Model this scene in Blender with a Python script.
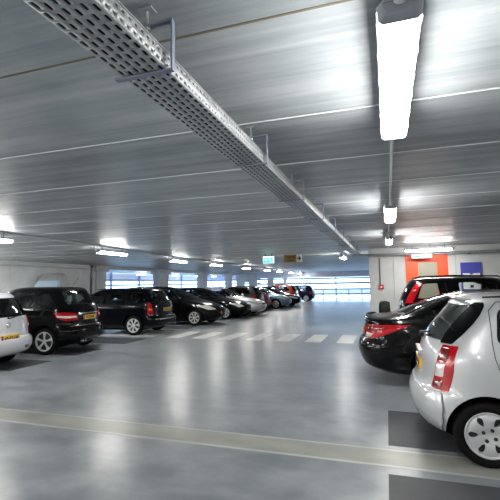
import bpy, bmesh, math, random
import numpy as np
from mathutils import Vector, Matrix

random.seed(7)
for o in list(bpy.data.objects):
    bpy.data.objects.remove(o)
SC = bpy.context.scene
COL = SC.collection
PI = math.pi

# ------------------------------------------------------------------ camera, sky, exposure
cd = bpy.data.cameras.new('camera')
cam = bpy.data.objects.new('camera', cd)
COL.objects.link(cam)
cd.sensor_width = 36.0
cd.lens = 412.0 / 500.0 * 36.0
cd.clip_start = 0.05
cd.clip_end = 500
cam.matrix_world = Matrix(((0.94908798, 0.0394582, 0.31253008, 0.0),
                           (0.31468321, -0.07350265, -0.94634658, 0.0),
                           (-0.01436935, 0.99651413, -0.08217731, 1.6),
                           (0, 0, 0, 1)))
SC.camera = cam

world = bpy.data.worlds.new('sky')
SC.world = world
world.use_nodes = True
bg = world.node_tree.nodes['Background']
bg.inputs['Color'].default_value = (0.50, 0.72, 1.0, 1)
bg.inputs['Strength'].default_value = 3.8

LAMP_W = 45.0
SC.view_settings.view_transform = 'Standard'
SC.view_settings.look = 'None'
SC.view_settings.exposure = 1.06
SC.view_settings.gamma = 1.0
SC.view_settings.use_curve_mapping = False
try:
    SC.cycles.use_denoising = True
    SC.cycles.max_bounces = 8
    SC.cycles.diffuse_bounces = 5
    SC.cycles.glossy_bounces = 4
    SC.cycles.transparent_max_bounces = 12
    SC.cycles.sample_clamp_indirect = 4.0
except Exception:
    pass

# ------------------------------------------------------------------ materials
def mat(name, color, rough=0.5, metal=0.0, coat=0.0, emit=None, estr=0.0, spec=0.5, alpha=1.0, trans=0.0):
    m = bpy.data.materials.new(name)
    m.use_nodes = True
    b = m.node_tree.nodes['Principled BSDF']
    b.inputs['Base Color'].default_value = (*color, 1)
    b.inputs['Roughness'].default_value = rough
    b.inputs['Metallic'].default_value = metal
    b.inputs['Specular IOR Level'].default_value = spec
    if coat:
        b.inputs['Coat Weight'].default_value = coat
        b.inputs['Coat Roughness'].default_value = 0.04
    if emit:
        b.inputs['Emission Color'].default_value = (*emit, 1)
        b.inputs['Emission Strength'].default_value = estr
    if trans:
        b.inputs['Transmission Weight'].default_value = trans
    return m

def nodes_of(m):
    nt = m.node_tree
    return nt, nt.nodes, nt.links, nt.nodes['Principled BSDF']

def noise_tint(m, c1, c2, scale=(1, 1, 1), nscale=4.0, detail=5.0, lo=0.3, hi=0.7, rough=None, bump=0.0, vec=None):
    """base colour varies between c1 and c2 by object-space noise"""
    nt, N, L, b = nodes_of(m)
    tc = N.new('ShaderNodeTexCoord')
    mp = N.new('ShaderNodeMapping')
    mp.inputs['Scale'].default_value = scale
    nz = N.new('ShaderNodeTexNoise')
    nz.inputs['Scale'].default_value = nscale
    nz.inputs['Detail'].default_value = detail
    cr = N.new('ShaderNodeValToRGB')
    cr.color_ramp.elements[0].position = lo
    cr.color_ramp.elements[1].position = hi
    cr.color_ramp.elements[0].color = (*c1, 1)
    cr.color_ramp.elements[1].color = (*c2, 1)
    L.new(tc.outputs['Object'], mp.inputs['Vector'])
    L.new(mp.outputs['Vector'], nz.inputs['Vector'])
    L.new(nz.outputs['Fac'], cr.inputs['Fac'])
    L.new(cr.outputs['Color'], b.inputs['Base Color'])
    if rough:
        mr = N.new('ShaderNodeMapRange')
        mr.inputs['To Min'].default_value = rough[0]
        mr.inputs['To Max'].default_value = rough[1]
        mr.inputs['From Min'].default_value = 0.3
        mr.inputs['From Max'].default_value = 0.7
        L.new(nz.outputs['Fac'], mr.inputs['Value'])
        L.new(mr.outputs['Result'], b.inputs['Roughness'])
    if bump:
        bp = N.new('ShaderNodeBump')
        bp.inputs['Strength'].default_value = bump
        bp.inputs['Distance'].default_value = 0.01
        L.new(nz.outputs['Fac'], bp.inputs['Height'])
        L.new(bp.outputs['Normal'], b.inputs['Normal'])
    return cr

MT = {}
# polished concrete floor
m = mat('floor_concrete', (0.3, 0.3, 0.3), 0.3)
nt, N, L, b = nodes_of(m)
tc = N.new('ShaderNodeTexCoord')
n1 = N.new('ShaderNodeTexNoise'); n1.inputs['Scale'].default_value = 0.55; n1.inputs['Detail'].default_value = 6
n2 = N.new('ShaderNodeTexNoise'); n2.inputs['Scale'].default_value = 5.0; n2.inputs['Detail'].default_value = 8; n2.inputs['Roughness'].default_value = 0.7
mp = N.new('ShaderNodeMapping'); mp.inputs['Scale'].default_value = (0.8, 1.3, 1)
n3 = N.new('ShaderNodeTexNoise'); n3.inputs['Scale'].default_value = 2.2; n3.inputs['Detail'].default_value = 7; n3.inputs['Distortion'].default_value = 0.3
for n_ in (n1, n2):
    L.new(tc.outputs['Object'], n_.inputs['Vector'])
L.new(tc.outputs['Object'], mp.inputs['Vector']); L.new(mp.outputs['Vector'], n3.inputs['Vector'])
ad = N.new('ShaderNodeMath'); ad.operation = 'ADD'
ad2 = N.new('ShaderNodeMath'); ad2.operation = 'MULTIPLY_ADD'; ad2.inputs[1].default_value = 0.5
L.new(n1.outputs['Fac'], ad.inputs[0]); L.new(n3.outputs['Fac'], ad.inputs[1])
L.new(n2.outputs['Fac'], ad2.inputs[0]); L.new(ad.outputs[0], ad2.inputs[2])
cr = N.new('ShaderNodeValToRGB')
cr.color_ramp.elements[0].position = 0.42; cr.color_ramp.elements[1].position = 0.60
cr.color_ramp.elements[0].color = (0.155, 0.178, 0.198, 1); cr.color_ramp.elements[1].color = (0.285, 0.31, 0.33, 1)
sc = N.new('ShaderNodeMath'); sc.operation = 'MULTIPLY'; sc.inputs[1].default_value = 0.4
L.new(ad2.outputs[0], sc.inputs[0]); L.new(sc.outputs[0], cr.inputs['Fac']); L.new(cr.outputs['Color'], b.inputs['Base Color'])
mr = N.new('ShaderNodeMapRange'); mr.inputs['From Min'].default_value = 0.35; mr.inputs['From Max'].default_value = 0.65
mr.inputs['To Min'].default_value = 0.29; mr.inputs['To Max'].default_value = 0.36
L.new(n3.outputs['Fac'], mr.inputs['Value']); L.new(mr.outputs['Result'], b.inputs['Roughness'])
b.inputs['Specular IOR Level'].default_value = 0.8
MT['floor'] = m

def floor_like(name, c1, c2, r=(0.31, 0.42)):
    m = mat(name, c1, 0.35)
    noise_tint(m, c1, c2, (0.6, 1.4, 1), 3.0, 7, 0.35, 0.68, r)
    return m
MT['strip'] = floor_like('green_grey_floor_strip', (0.24, 0.25, 0.22), (0.33, 0.34, 0.30))
MT['strip_edge'] = floor_like('pale_strip_edge', (0.36, 0.38, 0.36), (0.46, 0.48, 0.45))
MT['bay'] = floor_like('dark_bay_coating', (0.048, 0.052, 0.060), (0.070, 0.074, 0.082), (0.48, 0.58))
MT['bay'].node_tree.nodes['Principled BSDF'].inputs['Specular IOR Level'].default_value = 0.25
MT['roadpaint'] = floor_like('white_road_paint', (0.62, 0.63, 0.62), (0.80, 0.80, 0.78), (0.42, 0.5))

# planked concrete ceiling: streaks run along X, planks alternate along Y
m = mat('ceiling_concrete', (0.3, 0.3, 0.3), 0.42)
nt, N, L, b = nodes_of(m)
tc = N.new('ShaderNodeTexCoord')
mp = N.new('ShaderNodeMapping'); mp.inputs['Scale'].default_value = (0.22, 5.5, 1)
n1 = N.new('ShaderNodeTexNoise'); n1.inputs['Scale'].default_value = 1.5; n1.inputs['Detail'].default_value = 6; n1.inputs['Roughness'].default_value = 0.62
mp2 = N.new('ShaderNodeMapping'); mp2.inputs['Scale'].default_value = (1.2, 2.4, 1)
n2 = N.new('ShaderNodeTexNoise'); n2.inputs['Scale'].default_value = 2.0; n2.inputs['Detail'].default_value = 8
L.new(tc.outputs['Object'], mp.inputs['Vector']); L.new(mp.outputs['Vector'], n1.inputs['Vector'])
L.new(tc.outputs['Object'], mp2.inputs['Vector']); L.new(mp2.outputs['Vector'], n2.inputs['Vector'])
sep = N.new('ShaderNodeSeparateXYZ'); L.new(tc.outputs['Object'], sep.inputs[0])
fl = N.new('ShaderNodeMath'); fl.operation = 'FLOOR'
dv = N.new('ShaderNodeMath'); dv.operation = 'MULTIPLY_ADD'; dv.inputs[1].default_value = 1 / 0.993; dv.inputs[2].default_value = -1.5 / 0.993
L.new(sep.outputs['Y'], dv.inputs[0]); L.new(dv.outputs[0], fl.inputs[0])
wn = N.new('ShaderNodeTexWhiteNoise'); wn.noise_dimensions = '1D'; L.new(fl.outputs[0], wn.inputs['W'])
a1 = N.new('ShaderNodeMath'); a1.operation = 'MULTIPLY_ADD'; a1.inputs[1].default_value = 0.7
L.new(n1.outputs['Fac'], a1.inputs[0])
a2 = N.new('ShaderNodeMath'); a2.operation = 'MULTIPLY_ADD'; a2.inputs[1].default_value = 0.3
L.new(n2.outputs['Fac'], a2.inputs[0])
a3 = N.new('ShaderNodeMath'); a3.operation = 'MULTIPLY'; a3.inputs[1].default_value = 0.10
L.new(wn.outputs['Value'], a3.inputs[0]); L.new(a3.outputs[0], a2.inputs[2]); L.new(a2.outputs[0], a1.inputs[2])
cr = N.new('ShaderNodeValToRGB')
cr.color_ramp.elements[0].position = 0.40; cr.color_ramp.elements[1].position = 0.70
cr.color_ramp.elements[0].color = (0.215, 0.245, 0.27, 1); cr.color_ramp.elements[1].color = (0.45, 0.485, 0.505, 1)
L.new(a1.outputs[0], cr.inputs['Fac']); L.new(cr.outputs['Color'], b.inputs['Base Color'])
bp = N.new('ShaderNodeBump'); bp.inputs['Strength'].default_value = 0.15; bp.inputs['Distance'].default_value = 0.01
L.new(n1.outputs['Fac'], bp.inputs['Height']); L.new(bp.outputs['Normal'], b.inputs['Normal'])
MT['ceiling'] = m
MT['joint_pale'] = mat('pale_grout', (0.88, 0.89, 0.90), 0.7)
MT['joint_dark'] = mat('brown_grout', (0.17, 0.145, 0.10), 0.8)

m = mat('wall_concrete', (0.5, 0.5, 0.48), 0.75)
noise_tint(m, (0.68, 0.695, 0.705), (0.82, 0.835, 0.84), (1, 1, 1), 1.3, 6, 0.3, 0.7)
MT['wall'] = m
m = mat('core_concrete', (0.5, 0.5, 0.5), 0.75)
noise_tint(m, (0.46, 0.47, 0.47), (0.58, 0.59, 0.585), (1, 1, 1), 1.3, 6, 0.3, 0.7)
MT['wall_core'] = m
m = mat('column_concrete', (0.4, 0.41, 0.43), 0.75)
noise_tint(m, (0.54, 0.56, 0.59), (0.68, 0.70, 0.73), (1, 1, 1), 1.3, 6, 0.3, 0.7)
MT['column'] = m
MT['rail'] = mat('blue_grey_rail', (0.15, 0.27, 0.55), 0.5)
MT['outside_ground'] = mat('pale_paving_outside', (0.6, 0.65, 0.7), 0.9)

MT['galv'] = mat('galvanised_steel', (0.60, 0.62, 0.65), 0.45, 0.15)
noise_tint(MT['galv'], (0.26, 0.275, 0.285), (0.37, 0.385, 0.40), (1, 1, 1), 25, 3, 0.35, 0.65, (0.32, 0.45))
MT['steel_dark'] = mat('zinc_bracket', (0.24, 0.27, 0.35), 0.4, 0.5)
MT['conduit'] = mat('grey_plastic_conduit', (0.62, 0.63, 0.64), 0.45)
MT['conduit_dark'] = mat('dark_grey_conduit', (0.07, 0.07, 0.075), 0.5)
MT['cable_red'] = mat('red_brown_cable', (0.30, 0.05, 0.03), 0.5)
MT['cable_black'] = mat('black_cable', (0.01, 0.01, 0.01), 0.5)
MT['lamp_housing'] = mat('grey_lamp_housing', (0.32, 0.34, 0.37), 0.5)
MT['lamp_glow'] = mat('glowing_diffuser', (0.9, 0.9, 0.9), 0.4, emit=(1.0, 0.975, 0.925), estr=LAMP_W)
MT['clip'] = mat('white_clip', (0.75, 0.76, 0.77), 0.4)
MT['orange'] = mat('orange_paint', (0.85, 0.075, 0.012), 0.45)
MT['door_beige'] = mat('grey_beige_door', (0.26, 0.25, 0.195), 0.45)
MT['blue_door'] = mat('blue_panel', (0.050, 0.060, 0.34), 0.45)
MT['white'] = mat('white_panel', (0.8, 0.82, 0.84), 0.45)
MT['black'] = mat('black_plastic', (0.012, 0.012, 0.013), 0.45)
MT['red_box'] = mat('red_alarm', (0.55, 0.02, 0.03), 0.4)
MT['sign_green'] = mat('green_lit_sign', (0.0, 0.45, 0.38), 0.4, emit=(0.0, 0.62, 0.50), estr=0.8)
MT['sign_white'] = mat('white_lit_sign', (0.8, 0.85, 0.85), 0.4, emit=(0.8, 0.9, 0.9), estr=0.7)
MT['sign_gold'] = mat('ochre_sign', (0.34, 0.20, 0.03), 0.5)
MT['steel'] = mat('grey_door_frame', (0.55, 0.56, 0.57), 0.4)

# cars
MT['rubber'] = mat('black_rubber', (0.005, 0.005, 0.006), 0.5, spec=0.25)
MT['tyre'] = mat('tyre_rubber', (0.0025, 0.0025, 0.0027), 0.7, spec=0.15)
MT['arch'] = mat('wheel_arch_liner', (0.004, 0.004, 0.004), 0.9, spec=0.1)
MT['cabin'] = mat('dark_cabin_lining', (0.022, 0.023, 0.025), 0.8)
MT['cabin_grey'] = mat('grey_cabin_lining', (0.45, 0.45, 0.46), 0.8)
MT['seat'] = mat('dark_seat_cloth', (0.02, 0.021, 0.024), 0.85)
MT['alloy'] = mat('silver_alloy', (0.62, 0.63, 0.65), 0.3, 0.3)
MT['cap'] = mat('silver_hubcap', (0.50, 0.51, 0.53), 0.35, 0.3)
MT['disc'] = mat('dark_brake', (0.02, 0.02, 0.02), 0.5)
MT['chrome'] = mat('chrome', (0.8, 0.81, 0.83), 0.12, 1.0)
MT['red_lens'] = mat('red_lens', (0.30, 0.003, 0.006), 0.15, coat=0.4, spec=0.3, emit=(0.6, 0.006, 0.010), estr=0.06)
MT['red_lens_dark'] = mat('deep_red_lens', (0.16, 0.004, 0.006), 0.15, coat=1.0)
MT['clear_lens'] = mat('clear_lens', (0.72, 0.66, 0.66), 0.12, 0.2, coat=1.0)
MT['amber_lens'] = mat('amber_lens', (0.75, 0.16, 0.01), 0.15, coat=1.0)
MT['headlamp'] = mat('headlamp_lens', (0.72, 0.73, 0.70), 0.08, 0.35, coat=1.0)
MT['plate_yellow'] = mat('yellow_plate', (0.80, 0.47, 0.015), 0.4)
MT['plate_blue'] = mat('blue_plate_band', (0.02, 0.05, 0.40), 0.4)
MT['ink'] = mat('black_ink', (0.03, 0.02, 0.01), 0.5)

def glass(name, tint, refl=0.0):
    # refl: extra mirror share of a coated pane
    m = bpy.data.materials.new(name)
    m.use_nodes = True
    nt = m.node_tree; N = nt.nodes; L = nt.links
    N.remove(N['Principled BSDF'])
    tr = N.new('ShaderNodeBsdfTransparent'); tr.inputs['Color'].default_value = (*tint, 1)
    gl = N.new('ShaderNodeBsdfGlossy'); gl.inputs['Roughness'].default_value = 0.02
    fr = N.new('ShaderNodeFresnel'); fr.inputs['IOR'].default_value = 1.55
    mx = N.new('ShaderNodeMixShader')
    ad = N.new('ShaderNodeMath'); ad.operation = 'ADD'; ad.use_clamp = True; ad.inputs[1].default_value = refl
    L.new(fr.outputs[0], ad.inputs[0]); L.new(ad.outputs[0], mx.inputs[0]); L.new(tr.outputs[0], mx.inputs[1]); L.new(gl.outputs[0], mx.inputs[2])
    L.new(mx.outputs[0], N['Material Output'].inputs['Surface'])
    return m
MT['glass'] = glass('tinted_glass', (0.62, 0.70, 0.68))
MT['glass_dark'] = glass('privacy_glass', (0.30, 0.33, 0.34))
MT['glass_coated'] = glass('coated_rear_glass', (0.80, 0.84, 0.83), 0.22)
MT['glass_clear'] = glass('clear_glass', (0.82, 0.86, 0.85))

def paint(name, c, rough=0.32, metal=0.0):
    dark = max(c) < 0.06
    return mat(name, c, rough, metal, coat=0.30 if dark else 1.0, spec=0.06 if dark else 0.5)
P_SILVER = paint('silver_paint', (0.50, 0.515, 0.535), 0.38, 0.35)
P_SILVER2 = paint('bright_silver_paint', (0.78, 0.80, 0.82), 0.36, 0.1)
P_WHITE = paint('white_silver_paint', (0.60, 0.62, 0.66), 0.35, 0.1)
P_BLACK = paint('black_paint', (0.0025, 0.0025, 0.003), 0.2)
P_BLACK2 = paint('blue_black_paint', (0.003, 0.0035, 0.006), 0.22)
P_DGREY = paint('dark_grey_paint', (0.03, 0.032, 0.036), 0.3, 0.3)
P_RED = paint('red_paint', (0.30, 0.006, 0.010), 0.3)
P_LBLUE = paint('light_blue_paint', (0.15, 0.30, 0.43), 0.35, 0.1)
P_ORANGE = paint('burnt_orange_paint', (0.32, 0.050, 0.010), 0.35, 0.1)
P_NAVY = paint('navy_paint', (0.010, 0.016, 0.05), 0.25)
P_VAN = paint('pale_grey_van_paint', (0.50, 0.52, 0.56), 0.4)

# ------------------------------------------------------------------ mesh helpers
class MB:
    def __init__(s):
        s.v = []; s.f = []; s.m = []
    def add(s, vs, fs, mi=0):
        o = len(s.v)
        s.v += [tuple(p) for p in vs]
        s.f += [tuple(i + o for i in f) for f in fs]
        s.m += [mi] * len(fs)
    def box(s, lo, hi, mi=0):
        x0, y0, z0 = lo; x1, y1, z1 = hi
        s.add([(x0, y0, z0), (x1, y0, z0), (x1, y1, z0), (x0, y1, z0), (x0, y0, z1), (x1, y0, z1), (x1, y1, z1), (x0, y1, z1)],
              [(0, 3, 2, 1), (4, 5, 6, 7), (0, 1, 5, 4), (1, 2, 6, 5), (2, 3, 7, 6), (3, 0, 4, 7)], mi)
    def loft(s, rings, mi=0, close=True, cap=True):
        n = len(rings[0]); vs = [p for r in rings for p in r]; fs = []
        for k in range(len(rings) - 1):
            for i in range(n if close else n - 1):
                j = (i + 1) % n
                fs.append((k * n + i, k * n + j, (k + 1) * n + j, (k + 1) * n + i))
        if cap:
            fs.append(tuple(range(n - 1, -1, -1)))
            fs.append(tuple((len(rings) - 1) * n + i for i in range(n)))
        s.add(vs, fs, mi)
    def tube(s, pts, r, n=8, mi=0, cap=True):
        pts = [Vector(p) for p in pts]
        rings = []
        up = None
        for i, p in enumerate(pts):
            a = pts[max(0, i - 1)]; c = pts[min(len(pts) - 1, i + 1)]
            t = (c - a).normalized()
            if up is None:
                up = Vector((0, 0, 1)) if abs(t.z) < 0.9 else Vector((1, 0, 0))
            u = (up - t * up.dot(t))
            if u.length < 1e-5:
                u = t.orthogonal()
            u.normalize(); up = u
            w = t.cross(u)
            rr = r[i] if isinstance(r, (list, tuple)) else r
            rings.append([p + u * math.cos(2 * PI * k / n) * rr + w * math.sin(2 * PI * k / n) * rr for k in range(n)])
        s.loft(rings, mi, True, cap)
    def cyl(s, a, b, r, n=16, mi=0):
        s.tube([a, b], r, n, mi)
    def lathe(s, prof, axis_o, n=32, mi=0, closed=False):
        """profile (r, y) revolved about the Y axis through axis_o"""
        ox, oy, oz = axis_o
        rings = [[(ox + r * math.cos(2 * PI * k / n), oy + y, oz + r * math.sin(2 * PI * k / n)) for k in range(n)] for r, y in prof]
        if closed:
            rings.append(rings[0])
        s.loft(rings, mi, True, False)
    def build(s, name, mats, parent=None, sharp=35, bevel=0.0):
        me = bpy.data.meshes.new(name)
        me.from_pydata(s.v, [], s.f)
        ml = mats if isinstance(mats, (list, tuple)) else [mats]
        for q in ml:
            me.materials.append(q)
        me.polygons.foreach_set('material_index', s.m)
        bm = bmesh.new(); bm.from_mesh(me)
        bmesh.ops.remove_doubles(bm, verts=bm.verts, dist=1e-6)
        bmesh.ops.recalc_face_normals(bm, faces=bm.faces)
        bm.to_mesh(me); bm.free()
        me.polygons.foreach_set('use_smooth', [True] * len(me.polygons))
        try:
            me.set_sharp_from_angle(angle=math.radians(sharp))
        except Exception:
            pass
        o = bpy.data.objects.new(name, me)
        COL.objects.link(o)
        if parent is not None:
            o.parent = parent
        if bevel:
            bv = o.modifiers.new('bevel', 'BEVEL'); bv.width = bevel; bv.segments = 2; bv.limit_method = 'ANGLE'
        return o

def tag(o, label, cat, group=None):
    o['label'] = label; o['category'] = cat
    if group:
        o['group'] = group
    return o

def thing(name, label, cat, loc=(0, 0, 0), rotz=0.0, group=None):
    o = bpy.data.objects.new(name, None)
    COL.objects.link(o)
    o.empty_display_size = 0.2
    o.location = loc; o.rotation_euler = (0, 0, rotz)
    return tag(o, label, cat, group)

def struct(o):
    o['kind'] = 'structure'
    return o

def box_obj(name, lo, hi, m, parent=None, bevel=0.0):
    b = MB(); b.box(lo, hi)
    return b.build(name, m, parent, 30, bevel)

def dup(root, loc):
    r = root.copy(); COL.objects.link(r); r.location = loc
    for ch in list(root.children):
        c = ch.copy(); COL.objects.link(c); c.parent = r
        for g in list(ch.children):
            d = g.copy(); COL.objects.link(d); d.parent = c
    return r

def text_mesh(name, body, size, m, parent, matrix, align='CENTER', extrude=0.001):
    cu = bpy.data.curves.new(name, 'FONT')
    cu.body = body; cu.size = size; cu.align_x = align; cu.align_y = 'CENTER'; cu.extrude = extrude; cu.offset = 0.004
    t = bpy.data.objects.new(name, cu); COL.objects.link(t)
    dg = bpy.context.evaluated_depsgraph_get()
    me = bpy.data.meshes.new_from_object(t.evaluated_get(dg))
    bpy.data.objects.remove(t); bpy.data.curves.remove(cu)
    me.materials.clear(); me.materials.append(m)
    me.transform(matrix)
    o = bpy.data.objects.new(name, me); COL.objects.link(o)
    o.parent = parent
    return o

# ------------------------------------------------------------------ setting
CZ = 2.65
YE = 38.5
struct(box_obj('floor', (-21, -14, -0.2), (14, YE, 0.0), MT['floor']))
struct(box_obj('floor_outer_deck', (-21, YE, -0.2), (-14, 46, 0.0), MT['floor']))
struct(box_obj('ceiling', (-21, -14, CZ), (14, 46, CZ + 0.25), MT['ceiling']))
b = MB(); bd = MB()
for k in range(-15, 44):
    y = 1.5 + 0.993 * k
    if k in (0, -1):
        bd.box((-21, y - 0.006, CZ - 0.0025), (14, y + 0.006, CZ + 0.001))
    else:
        b.box((-21, y - 0.008, CZ - 0.004), (14, y + 0.006, CZ + 0.001))
struct(b.build('ceiling_joint', MT['joint_pale']))
struct(bd.build('ceiling_joint_dark', MT['joint_dark']))

def wall_blocks(name, blocks, m=None):
    b = MB()
    for lo, hi in blocks:
        b.box(lo, hi)
    return struct(b.build(name, m or MT['wall'], None, 30))
# left wall, panels with open joints
blk = []
y = -14.0
while y < 17.3:
    y2 = min(y + 2.4, 17.35)
    blk.append(((-14.2, y + 0.006, 0), (-14.0, y2 - 0.006, CZ)))
    y = y2
wall_blocks('wall_left', blk)
struct(box_obj('wall_left_core', (-14.3, -14, 0), (-14.15, 17.3, CZ), MT['column']))
wall_blocks('wall_back', [((-14.2, -14.2, 0), (14.2, -14.0, CZ))])
wall_blocks('wall_right', [((14.0, -14.0, 0), (14.2, 13.5, CZ))])
wall_blocks('wall_outer', [((-21.2, 17.0, 0), (-21, 19.0, CZ)), ((-21.0, 17.0, 0), (-14.0, 17.2, CZ))])
# stair core: front wall in panels and its side
wall_blocks('wall_core', [((-0.52, 13.5, 0), (0.20, 13.7, CZ)), ((0.21, 13.5, 0), (1.95, 13.7, CZ)), ((1.96, 13.5, 0), (4.5, 13.7, CZ)), ((4.51, 13.5, 0), (14.2, 13.7, CZ)),
                          ((0.15, 13.62, 0), (0.26, 13.72, CZ)), ((1.9, 13.62, 0), (2.0, 13.72, CZ)), ((4.45, 13.62, 0), (4.55, 13.72, CZ)), ((-0.52, 13.7, 0), (-0.32, YE, CZ))], MT['wall_core'])
# columns between the main deck and the outer deck
cols = [(17.35, 18.1), (23.2, 24.6), (29.7, 30.9), (35.6, 36.6)]
for y0, y1 in cols:
    b = MB()
    b.box((-14.25, y0, 0), (-13.9, y1, CZ))
    b.box((-14.35, y0 - 0.12, CZ - 0.32), (-13.8, y1 + 0.12, CZ - 0.02))
    struct(b.build('column', MT['column'], None, 30, 0.01))
struct(box_obj('beam_left', (-14.3, 17.35, CZ - 0.16), (-13.85, YE, CZ + 0.01), MT['column']))
# end wall at the far left of the deck, opened by slots
wall_blocks('wall_end', [((-14.2, YE, 0), (-13.35, YE + 0.25, CZ)), ((-13.35, YE, 0), (-12.9, YE + 0.25, 1.15)), ((-13.35, YE, 1.75), (-12.9, YE + 0.25, CZ)),
                         ((-12.9, YE, 0), (-12.05, YE + 0.25, CZ)), ((-11.0, YE, 0), (-10.4, YE + 0.25, 2.12)), ((-9.4, YE, 0), (-9.1, YE + 0.25, 2.12))], MT['column'])
MT['rail_pale'] = mat('pale_blue_panel', (0.70, 0.76, 0.92), 0.5)
wall_blocks('trim_2', [((-12.05, YE, 2.12), (-0.53, YE + 0.25, CZ))], MT['rail_pale'])
# open facade: horizontal rails with thin posts against the daylight
b = MB()
for z0, z1 in ((0.0, 0.07), (0.48, 0.64), (0.95, 1.10), (1.48, 1.66), (1.95, 2.10)):
    b.box((-12.1, YE + 0.30, z0), (-0.4, YE + 0.36, z1))
for x in (-9.0, -7.9, -6.8, -5.7, -4.5, -3.35, -2.2, -1.05):
    b.box((x - 0.045, YE + 0.36, 0), (x + 0.045, YE + 0.42, 1.0 if x != -4.5 else 2.65))
struct(b.build('railing_far_facade', MT['rail'], None, 30))
b = MB()
for k in range(5):
    b.box((-12.1, YE + 0.31, 0.65 + 0.06 * k), (-0.4, YE + 0.35, 0.70 + 0.06 * k))
struct(b.build('railing_slats', MT['rail_pale'], None, 30))
b = MB()
for z0, z1 in ((0, 0.15), (0.65, 0.85), (1.20, 1.34), (1.58, 1.74), (1.98, 2.14)):
    b.box((-21.2, 19.0, z0), (-21.1, 46, z1))
    b.box((-21.1, 46.0, z0), (-14.0, 46.1, z1))
for y in range(20, 46, 4):
    b.box((-21.1, y - 0.1, 0), (-21.0, y + 0.1, CZ))
struct(b.build('railing_outer_facade', MT['rail'], None, 30))
wall_blocks('trim_3', [((-21.2, 19.0, 2.14), (-21.1, 46, CZ)), ((-21.1, 46.0, 2.14), (-14.0, 46.1, CZ))], MT['rail_pale'])
struct(box_obj('ground_outside', (-90, -10, -3.3), (60, 150, -3.0), MT['outside_ground']))

# floor markings
E = 0.0016
b = MB()
b.box((-14, 3.94, -0.01), (7.9, 4.27, E))
struct(b.build('floor_strip', MT['strip']))
b = MB()
b.box((-14, 3.90, -0.01), (7.9, 3.94, E)); b.box((-14, 4.27, -0.01), (7.9, 4.30, E))
struct(b.build('floor_strip_edge', MT['strip_edge']))
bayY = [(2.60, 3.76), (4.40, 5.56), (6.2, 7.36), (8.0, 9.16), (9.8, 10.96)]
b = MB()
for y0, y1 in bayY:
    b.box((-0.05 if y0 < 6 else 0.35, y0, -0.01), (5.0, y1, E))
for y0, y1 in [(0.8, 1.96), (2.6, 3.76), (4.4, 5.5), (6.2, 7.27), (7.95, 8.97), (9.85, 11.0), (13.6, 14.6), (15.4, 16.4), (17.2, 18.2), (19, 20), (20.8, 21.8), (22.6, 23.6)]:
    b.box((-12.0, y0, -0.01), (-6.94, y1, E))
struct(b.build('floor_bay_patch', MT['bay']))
b = MB()
for i in range(7):
    xc = -1.13 - 0.86 * i
    b.box((xc - 0.22, 11.3, -0.01), (xc + 0.22, 12.98, E))
b.box((-9.0, 11.3, -0.01), (-7.0, 12.98, 0.0012))
struct(b.build('floor_crosswalk', MT['roadpaint']))

# ------------------------------------------------------------------ lamps
LZ = 2.45
def lamp_ring(y, w, z0, z1, r=0.014):
    return [(-w / 2 + r, y, z0), (w / 2 - r, y, z0), (w / 2, y, z0 + r), (w / 2 + 0.003, y, z1), (-w / 2 - 0.003, y, z1), (-w / 2, y, z0 + r)]
def make_lamp():
    t = thing('fluorescent_lamp', 'x', 'lamp', (0, 0, LZ), 0, 'fluorescent lamps')
    Lh = 0.585
    d = MB()
    ys = [(-Lh, 0.120, 0.006), (-Lh + 0.03, 0.130, 0.0)]
    ys += [(y, 0.131, 0.0) for y in np.linspace(-Lh + 0.1, Lh - 0.1, 6)]
    ys += [(Lh - 0.03, 0.130, 0.0), (Lh, 0.120, 0.006)]
    d.loft([lamp_ring(y, w, z, 0.052) for y, w, z in ys])
    d.build('diffuser', MT['lamp_glow'], t, 50)
    for sg in (-1, 1):
        e = MB()
        e.loft([lamp_ring(sg * (Lh + 0.0005), 0.140, 0.003, 0.052), lamp_ring(sg * (Lh + 0.025), 0.130, 0.008, 0.052), lamp_ring(sg * (Lh + 0.040), 0.10, 0.018, 0.052)])
        e.build('end_cap', MT['lamp_housing'], t, 40)
    h = MB()
    def hring(y, w, z1):
        return [(-w / 2, y, 0.0525), (w / 2, y, 0.0525), (w / 2, y, 0.062), (w / 2 - 0.03, y, z1), (-w / 2 + 0.03, y, z1), (-w / 2, y, 0.062)]
    h.loft([hring(-Lh - 0.045, 0.10, 0.068), hring(-Lh - 0.01, 0.147, 0.088), hring(Lh + 0.01, 0.147, 0.088), hring(Lh + 0.045, 0.10, 0.068)])
    hh = h.build('housing', MT['lamp_housing'], t, 30)
    for y in (-0.42, 0.42):
        g = MB(); g.box((-0.02, y - 0.015, 0.08), (0.02, y + 0.015, CZ - LZ - 0.03))
        g.build('hanger', MT['steel_dark'], t, 30)
    g = MB(); g.tube([(0, -Lh - 0.13, 0.165), (0, -Lh - 0.10, 0.08), (0, -Lh - 0.04, 0.05)], [0.014, 0.017, 0.02], 10)
    g.build('cable_gland', MT['conduit'], t)
    return t
lamp0 = make_lamp()
used = [False]
def place_lamp(x, y, label, rotz=0.0, z=LZ, group='fluorescent lamps'):
    if not used[0]:
        o = lamp0; used[0] = True
    else:
        o = dup(lamp0, (x, y, z))
    o.location = (x, y, z); o.rotation_euler = (0, 0, rotz)
    o['label'] = label; o['group'] = group
    return o
rl = ['long glowing fluorescent lamp large overhead, nearest one above the parked silver hatchback',
      'glowing fluorescent lamp second from the viewer along the right-hand conduit',
      'small glowing fluorescent lamp end-on, third along the right-hand conduit beside the concrete wall']
for y, l in zip((1.97, 5.65, 9.35), rl):
    place_lamp(0.075, y, l, group='lamps along the right-hand conduit')
place_lamp(0.075, -1.75, 'glowing fluorescent lamp behind the viewer on the right-hand conduit', group='lamps along the right-hand conduit')
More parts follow.
